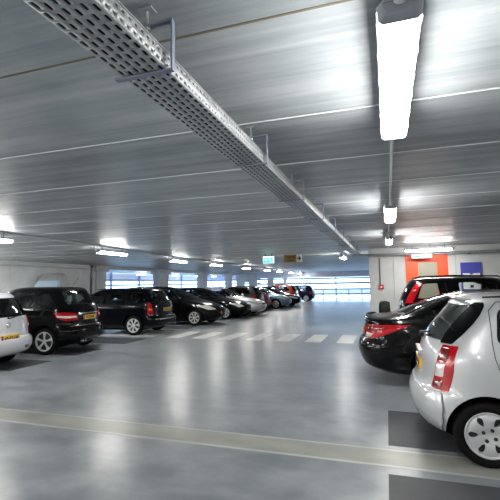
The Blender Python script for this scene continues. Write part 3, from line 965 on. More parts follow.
def build_car(name, label, cat, loc, rotz, c, group=None):
    t = thing(name, label, cat, loc, rotz, group)
    sh = Shell(c['rows'], c.get('ar', 0.7), c.get('nr', 2.6), c.get('af', 0.95), c.get('nf', 2.3))
    pm = c['paint']; W = c['W']; r = c['r']; xa, xb = c['axles']
    near = c.get('near', False)
    # body: solid, then cabin, windows and wheel arches are cut out
    b = MB(); sh.mesh(b)
    body = b.build('body', [pm, MT['rubber'], MT[c.get('lining', 'cabin')], MT['arch']], t, 40)
    slots = [pm, MT['rubber'], MT[c.get('lining', 'cabin')], MT['arch']]
    cut = []
    arch = MB()
    ra = r + c.get('arch_gap', 0.045)
    for x in (xa, xb):
        for sg in (-1, 1):
            arch.loft([[(x + ra * math.cos(a), yy, r + 0.01 + ra * math.sin(a)) for a in np.linspace(0, 2 * PI, 40, endpoint=False)] for yy in (sg * (W / 2 - 0.30), sg * (W / 2 + 0.2))], 3)
    cut.append(arch.build('cutter', slots))
    cb = MB()
    zb, zt = c['cabin'][2], sh.z1 - 0.05
    sh.mesh(cb, list(np.linspace(zb, zt, 16)), 2, 0.055, (c['cabin'][0], c['cabin'][1]))
    cut.append(cb.build('cutter', slots))
    ymax = W / 2 + 0.2
    wb = MB()
    for poly in c['side_windows']:
        prism(wb, poly, 'y', -ymax, ymax, 1)
    cut.append(wb.build('cutter', slots))
    if c.get('rear_window'):
        wb = MB()
        zm = max(z for y, z in c['rear_window']); zl = min(z for y, z in c['rear_window'])
        prism(wb, c['rear_window'], 'x', sh.fr(zl) - 0.5, sh.fr(zm) + c.get('rw_depth', 0.25), 1)
        cut.append(wb.build('cutter', slots))
    if c.get('windscreen'):
        wb = MB()
        zm = max(z for y, z in c['windscreen']); zl = min(z for y, z in c['windscreen'])
        prism(wb, c['windscreen'], 'x', sh.ff(zm) - 0.30, sh.ff(zl) + 0.6, 1)
        cut.append(wb.build('cutter', slots))
    apply_bool(body, cut)
    # glazing
    gm = MT[c.get('glass', 'glass')]
    for poly in c['side_windows']:
        for sg in (-1, 1):
            b = MB(); patch(b, scaled(smooth_poly(poly), 0.012), sh.side(sg), -0.008, 0.003, 0, 0)
            b.build('side_window', gm, t, 60)
    if c.get('rear_window'):
        b = MB(); patch(b, scaled(smooth_poly(c['rear_window']), 0.012), sh.rear, -0.010, 0.003, 0, 0); b.build('rear_window', MT[c.get('rear_glass', c.get('glass', 'glass'))], t, 60)
    if c.get('windscreen'):
        b = MB(); patch(b, scaled(smooth_poly(c['windscreen']), 0.012), sh.front, -0.010, 0.003, 0, 0); b.build('windscreen', MT['glass_clear'], t, 60)
    # black trim areas on the skin
    for fnk, poly in c.get('black', []):
        for sg in ((-1, 1) if fnk != 'rear' else (1,)):
            b = MB()
            if fnk == 'side':
                patch(b, poly, sh.side(sg), 0.002, 0.006)
            elif fnk == 'wrap':
                f0 = sh.wrap('rear'); patch(b, [(sg * a, z) for a, z in poly], f0, 0.002, 0.006)
            else:
                patch(b, poly, sh.rear, 0.002, 0.006)
            b.build('black_trim', MT['rubber'] if not c.get('gloss_trim') else P_BLACK, t, 60)
    # bumpers
    for end in ('rear', 'front'):
        bz = c.get(end + '_bumper')
        if not bz:
            continue
        z0, z1, bulge = bz[0], bz[1], bz[2]
        xlim = xa - ra - 0.01 if end == 'rear' else xb + ra + 0.01
        f0 = sh.wrap(end)
        b = MB(); rows_ = []
        nz = 8; ns = 36
        for i in range(nz + 1):
            q = i / nz; z = z0 + (z1 - z0) * q
            off = bulge * (math.sin(PI * min(1, max(0, 0.08 + q * 0.84))) ** 0.5)
            sm = sh.s_at(end, xlim, z)
            rows_.append([f0(-sm + 2 * sm * k / ns, z, off) for k in range(ns + 1)])
        rows_ = [[f0(-sh.s_at(end, xlim, z0) + 2 * sh.s_at(end, xlim, z0) * k / ns, z0, -0.02) for k in range(ns + 1)]] + rows_ + \
                [[f0(-sh.s_at(end, xlim, z1) + 2 * sh.s_at(end, xlim, z1) * k / ns, z1, -0.02) for k in range(ns + 1)]]
        b.loft(rows_, 0, False, False)
        b.build(end + '_bumper', bz[3] if len(bz) > 3 else pm, t, 40)
    # lights
    f0 = sh.wrap('rear')
    for sg in (-1, 1):
        first = None
        for mk, poly, off in c.get('tail', []):
            b = MB(); patch(b, [(sg * a, z) for a, z in poly], f0, off, off + 0.01, 0, 0.015, 0.006)
            o = b.build('tail_light' if first is None else 'lens', MT[mk], first or t, 60)
            first = first or o
    f1 = sh.wrap('front')
    for sg in (-1, 1):
        for poly in c.get('head', []):
            b = MB(); patch(b, [(sg * a, z) for a, z in poly], f1, 0.006, 0.016, 0, 0.02, 0.012)
            o = b.build('headlight', MT['headlamp'], t, 60)
    for poly in c.get('grille', []):
        b = MB(); patch(b, poly, sh.front, 0.018, 0.03); b.build('grille', MT['rubber'], t, 60)
    for mk, nm, poly, off in c.get('rear_bits', []):
        b = MB(); patch(b, poly, sh.rear, off, off + 0.012, 0, 0.008, 0.004); b.build(nm, MT[mk], t, 60)
    # plates
    for end, z, txt in c.get('plates', []):
        plate(t, sh, end, z, txt, *c.get('plate_size', (0.50, 0.11)))
    # seams
    if c.get('seams'):
        for sg in (-1, 1):
            for line in c['seams']:
                b = MB(); pl = []
                for (x0, z0), (x1, z1) in zip(line[:-1], line[1:]):
                    n = max(2, int(math.hypot(x1 - x0, z1 - z0) / 0.05))
                    pl += [sh.side(sg)(x0 + (x1 - x0) * k / n, z0 + (z1 - z0) * k / n, 0.0005) for k in range(n)]
                pl.append(sh.side(sg)(line[-1][0], line[-1][1], 0.0005))
                b.tube(pl, 0.0035, 6)
                b.build('door_seam', MT['rubber'], t)
    for x, z in c.get('handles', []):
        for sg in (-1, 1):
            f = sh.side(sg)
            b = MB(); b.tube([f(x - 0.1, z, 0.0), f(x - 0.08, z, 0.03), f(x, z, 0.035), f(x + 0.08, z, 0.03), f(x + 0.1, z, 0.0)], 0.012, 8)
            b.build('door_handle', c.get('handle_mat', pm), t)
    if c.get('mirror'):
        x, z = c['mirror']
        for sg in (-1, 1):
            f = sh.side(sg); p = Vector(f(x, z, 0))
            rings = []
            for k in range(7):
                a = PI * k / 6
                rr_ = max(0.06, math.sin(a))
                cx = p.x + 0.06 * (0.3 - 0.3 * math.cos(a)); cy = p.y + sg * (0.05 + 0.085 * (1 - math.cos(a)))
                rings.append([(cx + 0.06 * rr_ * math.cos(q), cy, p.z + 0.07 + 0.075 * rr_ * math.sin(q)) for q in np.linspace(0, 2 * PI, 14, endpoint=False)])
            b = MB(); b.loft(rings); b.tube([(p.x, p.y - sg * 0.03, p.z), (p.x + 0.02, p.y + sg * 0.08, p.z + 0.04)], 0.022, 8)
            b.build('wing_mirror', c.get('mirror_mat', pm), t, 60)
    # sills / underside
    if c.get('sill', True):
        b = MB()
        b.box((xa - ra + 0.1, -W / 2 + 0.18, 0.16), (xb + ra - 0.1, W / 2 - 0.18, sh.z0 + 0.08))
        b.build('underbody', MT['arch'], t, 30)
    # wheels
    st = c.get('style', 'multi')
    for x in (xa, xb):
        for sg in (-1, 1):
            wheel(t, x, sg * (W / 2 - 0.025), r, sg, st, 0.19, c.get('turn', 0.3))
    # seats and wheel seen through the glass
    if c.get('seats', True):
        x0 = c['seat_x']; zs = c['cabin'][2]
        zh = c.get('head_z', 1.2)
        for sx in c.get('seat_rows', [0, -0.85]):
            for yy in (-0.36, 0.36):
                s_ = MB()
                s_.loft([[(x0 + sx + dx + tx, yy + dy, z) for dx, dy in ((-0.07, -hw), (0.06, -hw * 0.9), (0.06, hw * 0.9), (-0.07, hw))] for z, hw, tx in ((zs - 0.05, 0.24, 0.10), (zs + 0.25, 0.24, 0.04), (zh - 0.12, 0.20, -0.04), (zh - 0.08, 0.12, -0.05))])
                s_.loft([[(x0 + sx - 0.07 + dx, yy + dy, z) for dx, dy in ((-0.05, -hw), (0.04, -hw), (0.04, hw), (-0.05, hw))] for z, hw in ((zh - 0.07, 0.07), (zh - 0.04, 0.13), (zh + 0.08, 0.13), (zh + 0.11, 0.08))])
                s_.build('seat', MT['seat'], t, 50, 0.0)
    return t, sh

def sc_rows(rows, L, H, W):
    L0 = max(r[2] for r in rows); H0 = rows[-1][0]; W0 = 2 * max(r[3] for r in rows)
    return [(z * H / H0, a * L / L0, q * L / L0, w * W / W0) for z, a, q, w in rows]

# ------------------------------------------------------------------ silver hatchback, front right
kia_rows = [(0.17, 0.20, 3.28, 0.66), (0.24, 0.085, 3.40, 0.74), (0.36, 0.02, 3.47, 0.785), (0.48, 0.0, 3.495, 0.795), (0.57, 0.015, 3.47, 0.797), (0.62, 0.045, 3.45, 0.797),
            (0.72, 0.075, 3.38, 0.797), (0.85, 0.095, 3.18, 0.792), (0.95, 0.12, 2.86, 0.782), (1.02, 0.145, 2.66, 0.762), (1.12, 0.20, 2.50, 0.732), (1.22, 0.28, 2.34, 0.70), (1.34, 0.385, 2.10, 0.655),
            (1.42, 0.46, 1.92, 0.61), (1.455, 0.53, 1.80, 0.55), (1.475, 0.64, 1.68, 0.46), (1.485, 0.80, 1.55, 0.33)]
kia = dict(rows=kia_rows, W=1.595, paint=P_SILVER, r=0.277, axles=(0.575, 2.945), cabin=(0.1, 2.45, 0.62), ar=0.50, nr=2.5, arch_gap=0.05,
           side_windows=[[(0.675, 1.055), (0.71, 1.33), (0.82, 1.385), (1.50, 1.39), (1.52, 1.03)], [(1.60, 1.03), (1.58, 1.39), (1.82, 1.375), (2.38, 1.02)]],
           rear_window=[(-0.57, 1.045), (0.57, 1.045), (0.50, 1.37), (-0.50, 1.37)], rw_depth=0.3, glass='glass', rear_glass='glass_coated',
           windscreen=[(-0.60, 1.04), (0.60, 1.04), (0.50, 1.38), (-0.50, 1.38)],
           black=[('wrap', [(0.56, 1.025), (0.70, 1.025), (0.735, 1.12), (0.73, 1.20), (0.70, 1.29), (0.645, 1.37), (0.60, 1.40), (0.50, 1.40), (0.525, 1.2)])], gloss_trim=True,
           rear_bumper=(0.20, 0.60, 0.022), front_bumper=(0.20, 0.58, 0.015),
           tail=[('red_lens', [(0.59, 0.625), (0.79, 0.605), (0.80, 0.8), (0.775, 1.015), (0.61, 1.015), (0.60, 0.8)], 0.006),
                 ('clear_lens', [(0.61, 0.73), (0.71, 0.73), (0.71, 0.85), (0.615, 0.85)], 0.013), ('red_lens_dark', [(0.62, 0.875), (0.725, 0.875), (0.715, 0.99), (0.625, 0.99)], 0.013),
                 ('red_lens_dark', [(0.61, 0.64), (0.71, 0.63), (0.71, 0.705), (0.61, 0.705)], 0.013)],
           head=[[(0.45, 0.62), (0.85, 0.66), (0.95, 0.80), (0.60, 0.78)]],
           plates=[('rear', 0.76, '07-NX-RP')],
           seams=[[(0.65, 1.33), (0.64, 1.05), (0.65, 0.93), (0.68, 0.82), (0.76, 0.70), (0.90, 0.58)], [(0.98, 0.30), (1.55, 0.26), (1.56, 1.40)], [(0.65, 1.33), (0.72, 1.405), (1.2, 1.412), (1.85, 1.40)]],
           handles=[(0.92, 0.93), (2.05, 0.90)], mirror=(2.30, 0.98), style='kia', lining='cabin_grey', turn=0.52, seat_x=1.75, head_z=1.22)
KX, KY = 0.205, 4.85
t, sh = build_car('hatchback_car', 'silver small hatchback parked nose-in at the near right, cut by the frame edge', 'car', (KX, KY, 0), 0, kia)
b = MB()
b.tube([sh.rear(0.05, 1.04, 0.02), sh.rear(0.0, 1.06, 0.045), sh.rear(-0.30, 1.10, 0.03)], [0.022, 0.016, 0.008], 8)
b.tube([sh.rear(0.0, 1.02, 0.0), sh.rear(0.0, 1.05, 0.05)], 0.024, 8)
b.build('rear_wiper', MT['rubber'], t)
b = MB()
b.box((sh.fr(0.88) - 0.03, -0.24, 0.86), (sh.fr(0.88) + 0.02, 0.24, 0.905))
b.build('tailgate_handle', P_SILVER, t, 30, 0.008)
for sg in (-1, 1):
    b = MB()
    b.tube([(x, sg * 0.56, 1.462 - 0.03 * ((x - 1.2) / 0.8) ** 2) for x in np.linspace(0.62, 1.75, 8)], 0.008, 6)
    b.build('roof_trim', MT['rubber'], t)
# high brake light and roof lip
b = MB(); b.tube([(0.47 - 0.02 + 0.10 * (abs(y) / 0.55) ** 3, y, 1.43) for y in np.linspace(-0.52, 0.52, 13)], [0.010] + [0.02] * 11 + [0.010], 8)
b.build('roof_spoiler', P_SILVER, t)

# ------------------------------------------------------------------ black saloon, right
sed_rows = [(0.18, 0.28, 4.45, 0.76), (0.27, 0.10, 4.62, 0.86), (0.42, 0.03, 4.72, 0.905), (0.55, 0.0, 4.75, 0.915), (0.66, 0.03, 4.72, 0.915), (0.70, 0.06, 4.68, 0.915), (0.82, 0.09, 4.45, 0.91),
            (0.92, 0.10, 4.05, 0.895), (0.985, 0.095, 3.62, 0.872), (1.01, 0.12, 3.46, 0.856), (1.035, 0.34, 3.36, 0.842), (1.07, 0.56, 3.28, 0.818), (1.15, 0.74, 3.12, 0.775), (1.25, 0.98, 2.93, 0.725),
            (1.35, 1.26, 2.70, 0.665), (1.41, 1.52, 2.52, 0.60), (1.44, 1.76, 2.36, 0.53), (1.455, 2.0, 2.24, 0.40)]
sed = dict(rows=sed_rows, W=1.83, paint=P_BLACK, r=0.325, axles=(1.16, 3.74), cabin=(1.0, 3.1, 0.62), ar=0.55, nr=2.5, arch_gap=0.04,
           side_windows=[[(1.0, 1.06), (1.32, 1.32), (1.62, 1.37), (1.95, 1.385), (1.95, 1.05)], [(2.05, 1.05), (2.05, 1.385), (2.45, 1.36), (3.05, 1.04)]],
           rear_window=[(-0.66, 1.10), (0.66, 1.10), (0.52, 1.38), (-0.52, 1.38)], rw_depth=0.1, glass='glass_dark',
           windscreen=[(-0.70, 1.08), (0.70, 1.08), (0.54, 1.39), (-0.54, 1.39)],
           rear_bumper=(0.22, 0.655, 0.02), front_bumper=(0.22, 0.62, 0.02),
           tail=[('red_lens', [(0.42, 0.74), (0.78, 0.71), (1.0, 0.78), (1.36, 0.945), (1.05, 0.94), (0.62, 0.92), (0.44, 0.88)], 0.006),
                 ('clear_lens', [(0.56, 0.725), (0.74, 0.725), (0.80, 0.79), (0.58, 0.80)], 0.012),
                 ('red_lens_dark', [(0.60, 0.83), (0.85, 0.83), (1.10, 0.91), (0.66, 0.90)], 0.012)],
           head=[[(0.5, 0.62), (0.95, 0.68), (1.25, 0.82), (0.75, 0.78)]],
           rear_bits=[('chrome', 'trunk_trim', [(-0.4, 0.915), (0.4, 0.915), (0.4, 0.94), (-0.4, 0.94)], 0.006)],
           plates=[('rear', 0.80, '13-RX-DK')],
           seams=[[(1.55, 1.03), (1.45, 0.75), (1.62, 0.30), (2.0, 0.27), (2.0, 1.05)], [(0.55, 1.0), (0.62, 0.93), (0.30, 0.93)]],
           handles=[(1.72, 0.93)], mirror=(2.95, 1.02), style='five', seat_x=2.5, head_z=1.18)
t, sh = build_car('saloon_car', 'glossy black saloon parked nose-in behind the silver hatchback', 'car', (-0.50, 7.63, 0), 0, sed)
b = MB()
b.tube([(0.115 + 0.16 * (abs(y) / 0.8) ** 3, y, 1.015 + 0.012 * math.cos(y * 1.6)) for y in np.linspace(-0.80, 0.80, 17)], [0.008] + [0.018] * 15 + [0.008], 8)
b.build('trunk_spoiler', P_BLACK, t)
for sg in (-1, 1):
    b = MB()
    f = sh.side(sg)
    b.tube([f(0.72, 1.075, 0.008), f(0.98, 1.20, 0.008), f(1.25, 1.32, 0.008), f(1.6, 1.395, 0.008), f(2.2, 1.41, 0.008), f(2.6, 1.37, 0.008)], 0.011, 8)
    b.build('roof_trim', MT['chrome'], t)

# ------------------------------------------------------------------ black off-roader, right
suv_rows = [(0.26, 0.22, 4.05, 0.78), (0.38, 0.06, 4.22, 0.86), (0.52, 0.0, 4.32, 0.895), (0.70, 0.0, 4.35, 0.90), (0.76, 0.05, 4.34, 0.90), (0.95, 0.065, 4.18, 0.90), (1.06, 0.075, 3.5, 0.885), (1.12, 0.085, 3.15, 0.87),
            (1.2, 0.10, 2.98, 0.85), (1.35, 0.16, 2.72, 0.81), (1.5, 0.24, 2.46, 0.765), (1.60, 0.30, 2.25, 0.725), (1.645, 0.36, 2.1, 0.68), (1.67, 0.48, 1.95, 0.60), (1.685, 0.70, 1.75, 0.42)]
suv = dict(rows=suv_rows, W=1.80, paint=P_BLACK, r=0.345, axles=(0.78, 3.40), cabin=(0.12, 3.0, 0.75), ar=0.45, nr=3.0, arch_gap=0.05,
           side_windows=[[(0.42, 1.20), (0.55, 1.55), (0.98, 1.565), (1.06, 1.19)], [(1.26, 1.18), (1.22, 1.57), (1.92, 1.575), (1.92, 1.17)], [(2.02, 1.17), (2.02, 1.575), (2.25, 1.55), (2.82, 1.16)]],
           rear_window=[(-0.62, 1.18), (0.62, 1.18), (0.56, 1.53), (-0.56, 1.53)], glass='glass_clear', rw_depth=0.2,
           windscreen=[(-0.72, 1.18), (0.72, 1.18), (0.62, 1.57), (-0.62, 1.57)],
           rear_bumper=(0.30, 0.74, 0.03), front_bumper=(0.28, 0.7, 0.02),
           tail=[('red_lens', [(0.74, 1.15), (0.92, 1.15), (0.90, 1.32), (0.84, 1.57), (0.70, 1.57), (0.74, 1.3)], 0.008), ('red_lens_dark', [(0.77, 1.32), (0.87, 1.32), (0.84, 1.42), (0.76, 1.42)], 0.014)],
           head=[[(0.5, 0.78), (0.85, 0.80), (0.95, 0.95), (0.55, 0.93)]],
           seams=[[(1.15, 1.18), (1.1, 0.9), (1.28, 0.4), (1.97, 0.38), (1.97, 1.6)]],
           handles=[(1.35, 1.05), (2.15, 1.05)], mirror=(2.75, 1.15), style='five', seat_x=2.05, head_z=1.36, seat_rows=[0, -0.78])
t, sh = build_car('off_roader_car', 'tall black off-roader with tailgate spare wheel parked behind the black saloon', 'car', (0.15, 10.02, 0), 0, suv)
sp = MB()
sp.lathe([(0.001, -0.20), (0.22, -0.20), (0.29, -0.19), (0.325, -0.16), (0.33, -0.08), (0.30, -0.02), (0.001, -0.01)], (0, 0, 0), 36)
o = sp.build('spare_wheel_cover', MT['tyre'], t, 40)
o.rotation_euler = (0, 0, -PI / 2); o.location = (-0.08, 0.0, 0.84); o.scale = (1, 1.35, 1)
for sg in (-1, 1):
    b = MB()
    b.tube([(0.42, sg * 0.62, 1.655), (0.50, sg * 0.62, 1.70), (1.2, sg * 0.62, 1.715), (1.95, sg * 0.62, 1.69), (2.05, sg * 0.62, 1.63)], 0.014, 8)
    b.build('roof_rail', MT['rubber'], t)

# ------------------------------------------------------------------ left row, tail-out estates
est_rows = [(0.22, 0.20, 4.0, 0.74), (0.30, 0.05, 4.14, 0.81), (0.40, 0.0, 4.22, 0.835), (0.52, 0.0, 4.25, 0.845), (0.585, 0.03, 4.25, 0.85), (0.60, 0.065, 4.24, 0.85), (0.80, 0.09, 4.08, 0.85), (0.90, 0.105, 3.55, 0.838), (0.96, 0.115, 3.18, 0.822), (1.02, 0.135, 3.05, 0.80),
            (1.15, 0.20, 2.84, 0.76), (1.30, 0.30, 2.55, 0.705), (1.39, 0.36, 2.35, 0.665), (1.43, 0.41, 2.22, 0.62), (1.46, 0.52, 2.05, 0.53), (1.475, 0.75, 1.85, 0.38)]
def est_side(k=1.0, zb=0.98, zt=1.36):
    return [[(0.32 * k, zb + 0.04), (0.52 * k, zt - 0.02), (1.02 * k, zt), (0.98 * k, zb + 0.01)], [(1.08 * k, zb + 0.01), (1.10 * k, zt), (1.80 * k, zt + 0.01), (1.82 * k, zb)], [(1.90 * k, zb), (1.88 * k, zt + 0.01), (2.22 * k, zt - 0.02), (2.82 * k, zb)]]
white = dict(rows=sc_rows(est_rows, 4.25, 1.53, 1.70), W=1.70, paint=P_WHITE, r=0.30, axles=(0.82, 3.40), cabin=(0.12, 2.95, 0.62), ar=0.5, nr=2.8,
             side_windows=est_side(), rear_window=[(-0.70, 1.01), (0.70, 1.01), (0.60, 1.385), (-0.60, 1.385)], glass='glass_dark', rw_depth=0.25,
             windscreen=[(-0.66, 1.0), (0.66, 1.0), (0.56, 1.38), (-0.56, 1.38)],
             rear_bumper=(0.26, 0.575, 0.03), front_bumper=(0.26, 0.55, 0.02),
             tail=[('red_lens', [(0.68, 0.65), (0.88, 0.65), (0.87, 0.99), (0.69, 0.99)], 0.008), ('clear_lens', [(0.69, 0.785), (0.87, 0.785), (0.87, 0.845), (0.69, 0.845)], 0.014)],
             head=[[(0.45, 0.6), (0.9, 0.62), (1.0, 0.76), (0.5, 0.75)]],
             rear_bits=[('red_lens_dark', 'reflector', [(0.36, 0.37), (0.5, 0.37), (0.5, 0.43), (0.36, 0.43)], 0.034), ('red_lens_dark', 'reflector', [(-0.36, 0.37), (-0.5, 0.37), (-0.5, 0.43), (-0.36, 0.43)], 0.034)],
             plates=[('rear', 0.60, '48-PZ-LR')], plate_size=(0.47, 0.135), seams=[[(1.04, 0.98), (1.02, 0.7), (1.2, 0.33), (1.85, 0.3), (1.86, 1.38)]],
             handles=[(1.25, 0.87)], mirror=(2.75, 0.97), style='multi', seat_x=2.0, head_z=1.15)
t, sh = build_car('estate_car', 'white estate car parked nose-in at the left frame edge with yellow plate', 'car', (-7.05, 6.32, 0), PI + 0.12, white)
b = MB(); b.tube([sh.rear(0.0, 1.0, 0.01), sh.rear(-0.02, 0.985, 0.03), sh.rear(-0.40, 1.03, 0.012)], [0.02, 0.014, 0.008], 8); b.build('rear_wiper', MT['rubber'], t)
b = MB(); b.tube([(sh.fr(0.86) - 0.012, 0.05 * math.cos(a), 0.86 + 0.05 * math.sin(a)) for a in np.linspace(0, 2 * PI, 17)], 0.007, 6); b.build('badge', MT['chrome'], t)

mb_rows = [(0.20, 0.22, 4.0, 0.76), (0.30, 0.06, 4.14, 0.85), (0.45, 0.0, 4.24, 0.885), (0.60, 0.01, 4.27, 0.89), (0.655, 0.05, 4.26, 0.89), (0.68, 0.08, 4.25, 0.89), (0.88, 0.10, 3.98, 0.886), (1.0, 0.125, 3.58, 0.875), (1.07, 0.145, 3.25, 0.86), (1.13, 0.17, 3.08, 0.84),
           (1.28, 0.25, 2.78, 0.79), (1.42, 0.34, 2.45, 0.735), (1.52, 0.41, 2.2, 0.68), (1.56, 0.46, 2.06, 0.63), (1.585, 0.58, 1.92, 0.54), (1.60, 0.82, 1.72, 0.36)]
merc = dict(rows=mb_rows, W=1.78, paint=P_BLACK, r=0.318, axles=(0.74, 3.52), cabin=(0.13, 3.05, 0.72), ar=0.55, nr=2.6,
            side_windows=[[(0.50, 1.14), (0.72, 1.42), (1.02, 1.45), (0.98, 1.12)], [(1.08, 1.12), (1.10, 1.46), (1.80, 1.475), (1.82, 1.10)], [(1.90, 1.10), (1.88, 1.475), (2.20, 1.45), (2.90, 1.09)]],
            rear_window=[(-0.64, 1.17), (0.64, 1.17), (0.56, 1.49), (-0.56, 1.49)], glass='glass', rw_depth=0.22,
            windscreen=[(-0.70, 1.14), (0.70, 1.14), (0.58, 1.5), (-0.58, 1.5)],
            rear_bumper=(0.24, 0.645, 0.025), front_bumper=(0.24, 0.6, 0.02),
            tail=[('red_lens', [(0.46, 0.80), (0.76, 0.78), (0.96, 0.86), (1.02, 0.98), (0.80, 0.99), (0.48, 0.95)], 0.008), ('clear_lens', [(0.48, 0.855), (0.76, 0.845), (0.95, 0.88), (0.97, 0.92), (0.78, 0.90), (0.50, 0.895)], 0.014)],
            head=[[(0.5, 0.64), (0.9, 0.68), (1.15, 0.86), (0.7, 0.84)]],
            rear_bits=[('chrome', 'tailgate_trim', [(-0.42, 0.925), (0.42, 0.925), (0.42, 0.955), (-0.42, 0.955)], 0.012)],
            plates=[('rear', 0.835, '29-TN-GF')], seams=[[(1.03, 1.12), (0.98, 0.85), (1.2, 0.33), (1.86, 0.3), (1.86, 1.48)]],
            handles=[(1.2, 0.98), (2.1, 0.97)], mirror=(2.8, 1.07), style='five', turn=0.35, seat_x=2.05, head_z=1.30)
t, sh = build_car('compact_car', 'black compact people car with five-spoke alloys parked nose-in beside the white estate', 'car', (-7.10, 8.75, 0), PI + 0.14, merc)
b = MB(); b.tube([sh.rear(0.0, 1.16, 0.01), sh.rear(0.0, 1.14, 0.035), sh.rear(-0.36, 1.18, 0.015)], [0.02, 0.014, 0.008], 8); b.build('rear_wiper', MT['rubber'], t)
b = MB(); b.cyl((0.60, 0.0, 1.585), (0.42, 0.0, 1.83), 0.004, 6); b.build('antenna', MT['rubber'], t)
for y in (0.35, 0.46):
    b = MB(); b.tube([(0.02, y, 0.30), (-0.03, y, 0.29)], 0.035, 10); b.build('exhaust', MT['chrome'], t)
b = MB(); b.tube([sh.rear(y, 0.655, 0.014) for y in np.linspace(-0.7, 0.7, 13)], 0.007, 6); b.build('bumper_trim', MT['chrome'], t)

volvo = dict(rows=sc_rows(est_rows, 4.71, 1.52, 1.80), W=1.80, paint=P_BLACK2, r=0.32, axles=(0.86, 3.72), cabin=(0.13, 3.25, 0.66), ar=0.5, nr=2.8,
             side_windows=[[(x * 1.108, z * 1.03) for x, z in p] for p in est_side()], rear_window=[(-0.68, 1.04), (0.68, 1.04), (0.60, 1.42), (-0.60, 1.42)], glass='glass_dark', rw_depth=0.25,
             windscreen=[(-0.70, 1.03), (0.70, 1.03), (0.58, 1.42), (-0.58, 1.42)],
             rear_bumper=(0.27, 0.60, 0.03), front_bumper=(0.27, 0.58, 0.02),
             tail=[('red_lens', [(0.76, 0.68), (0.95, 0.68), (0.93, 0.85), (0.88, 1.05), (0.78, 1.05)], 0.008), ('amber_lens', [(0.80, 0.80), (0.90, 0.80), (0.89, 0.86), (0.80, 0.86)], 0.014)],
             head=[[(0.45, 0.64), (0.9, 0.66), (1.0, 0.80), (0.5, 0.79)]],
             rear_bits=[('chrome', 'bumper_trim', [(-0.78, 0.50), (0.78, 0.50), (0.78, 0.53), (-0.78, 0.53)], 0.034)],
             plates=[('rear', 0.80, '65-GB-XN')], seams=[[(1.15, 1.0), (1.12, 0.72), (1.32, 0.34), (2.05, 0.31), (2.06, 1.42)]],
             handles=[(1.4, 0.92)], mirror=(3.05, 1.0), style='seven', seat_x=2.2, head_z=1.2)
t, sh = build_car('estate_car', 'dark blue-black estate car parked nose-in at the end of the crosswalk', 'car', (-7.0, 12.45, 0), PI + 0.07, volvo)
for sg in (-1, 1):
    b = MB()
    b.tube([(x, sg * 0.60, 1.515 - 0.05 * ((x - 1.5) / 1.0) ** 2) for x in np.linspace(0.65, 2.4, 9)], 0.012, 6)
    b.build('roof_rail', MT['rubber'], t)
b = MB(); b.tube([(0.02, -0.4, 0.30), (-0.03, -0.4, 0.29)], 0.032, 10); b.build('exhaust', MT['chrome'], t)

# ------------------------------------------------------------------ left row, others
mpv_rows = [(0.20, 0.22, 4.45, 0.76), (0.30, 0.06, 4.60, 0.86), (0.45, 0.0, 4.68, 0.89), (0.60, 0.0, 4.70, 0.895), (0.70, 0.04, 4.62, 0.895), (0.80, 0.08, 4.42, 0.892), (0.90, 0.10, 4.10, 0.885), (0.97, 0.11, 3.82, 0.875), (1.02, 0.12, 3.62, 0.86), (1.10, 0.15, 3.42, 0.835),
            (1.25, 0.24, 3.08, 0.785), (1.38, 0.33, 2.78, 0.735), (1.47, 0.40, 2.52, 0.69), (1.51, 0.47, 2.35, 0.63), (1.535, 0.62, 2.15, 0.52), (1.55, 0.90, 1.9, 0.35)]
def std_side(L, zb, zt, xr, xf_b, xf_t, xc):
    """two side panes split by a centre pillar"""
    return [[(xr, zb + 0.02), (xr + 0.22, zt - 0.03), (xc - 0.04, zt), (xc - 0.04, zb + 0.01)], [(xc + 0.04, zb + 0.01), (xc + 0.04, zt), (xf_t, zt - 0.03), (xf_b, zb)]]
mpv = dict(rows=mpv_rows, W=1.79, paint=P_BLACK, r=0.32, axles=(0.98, 3.80), cabin=(0.13, 3.45, 0.66), ar=0.55, nr=2.6, af=1.0, nf=2.2,
           side_windows=[[(0.45, 1.08), (0.66, 1.38), (1.12, 1.41), (1.08, 1.06)], [(1.18, 1.06), (1.20, 1.41), (1.98, 1.43), (2.0, 1.04)], [(2.08, 1.04), (2.06, 1.43), (2.50, 1.40), (3.28, 1.03)]],
           rear_window=[(-0.64, 1.1), (0.64, 1.1), (0.56, 1.44), (-0.56, 1.44)], windscreen=[(-0.72, 1.05), (0.72, 1.05), (0.58, 1.46), (-0.58, 1.46)], glass='glass_dark', rw_depth=0.22,
           rear_bumper=(0.24, 0.62, 0.02), front_bumper=(0.24, 0.58, 0.02),
           tail=[('red_lens', [(0.7, 0.8), (0.95, 0.8), (0.95, 1.1), (0.75, 1.1)], 0.008)],
           head=[[(0.48, 0.63), (0.84, 0.62), (1.12, 0.76), (0.98, 0.83), (0.62, 0.765)]], grille=[[(-0.36, 0.60), (0.36, 0.60), (0.33, 0.70), (-0.33, 0.70)], [(-0.5, 0.28), (0.5, 0.28), (0.46, 0.40), (-0.46, 0.40)]],
           plates=[('front', 0.50, '31-RG-VT')], seams=[[(2.03, 1.04), (2.0, 0.35), (3.2, 0.33), (3.3, 0.98)]], handles=[(2.2, 0.93)], mirror=(3.15, 1.0), style='seven', seat_x=2.3, head_z=1.25)
build_car('people_carrier_car', 'black people carrier parked nose-out past the crosswalk, pale headlight showing', 'car', (-11.0, 15.58, 0), 0.0, mpv)

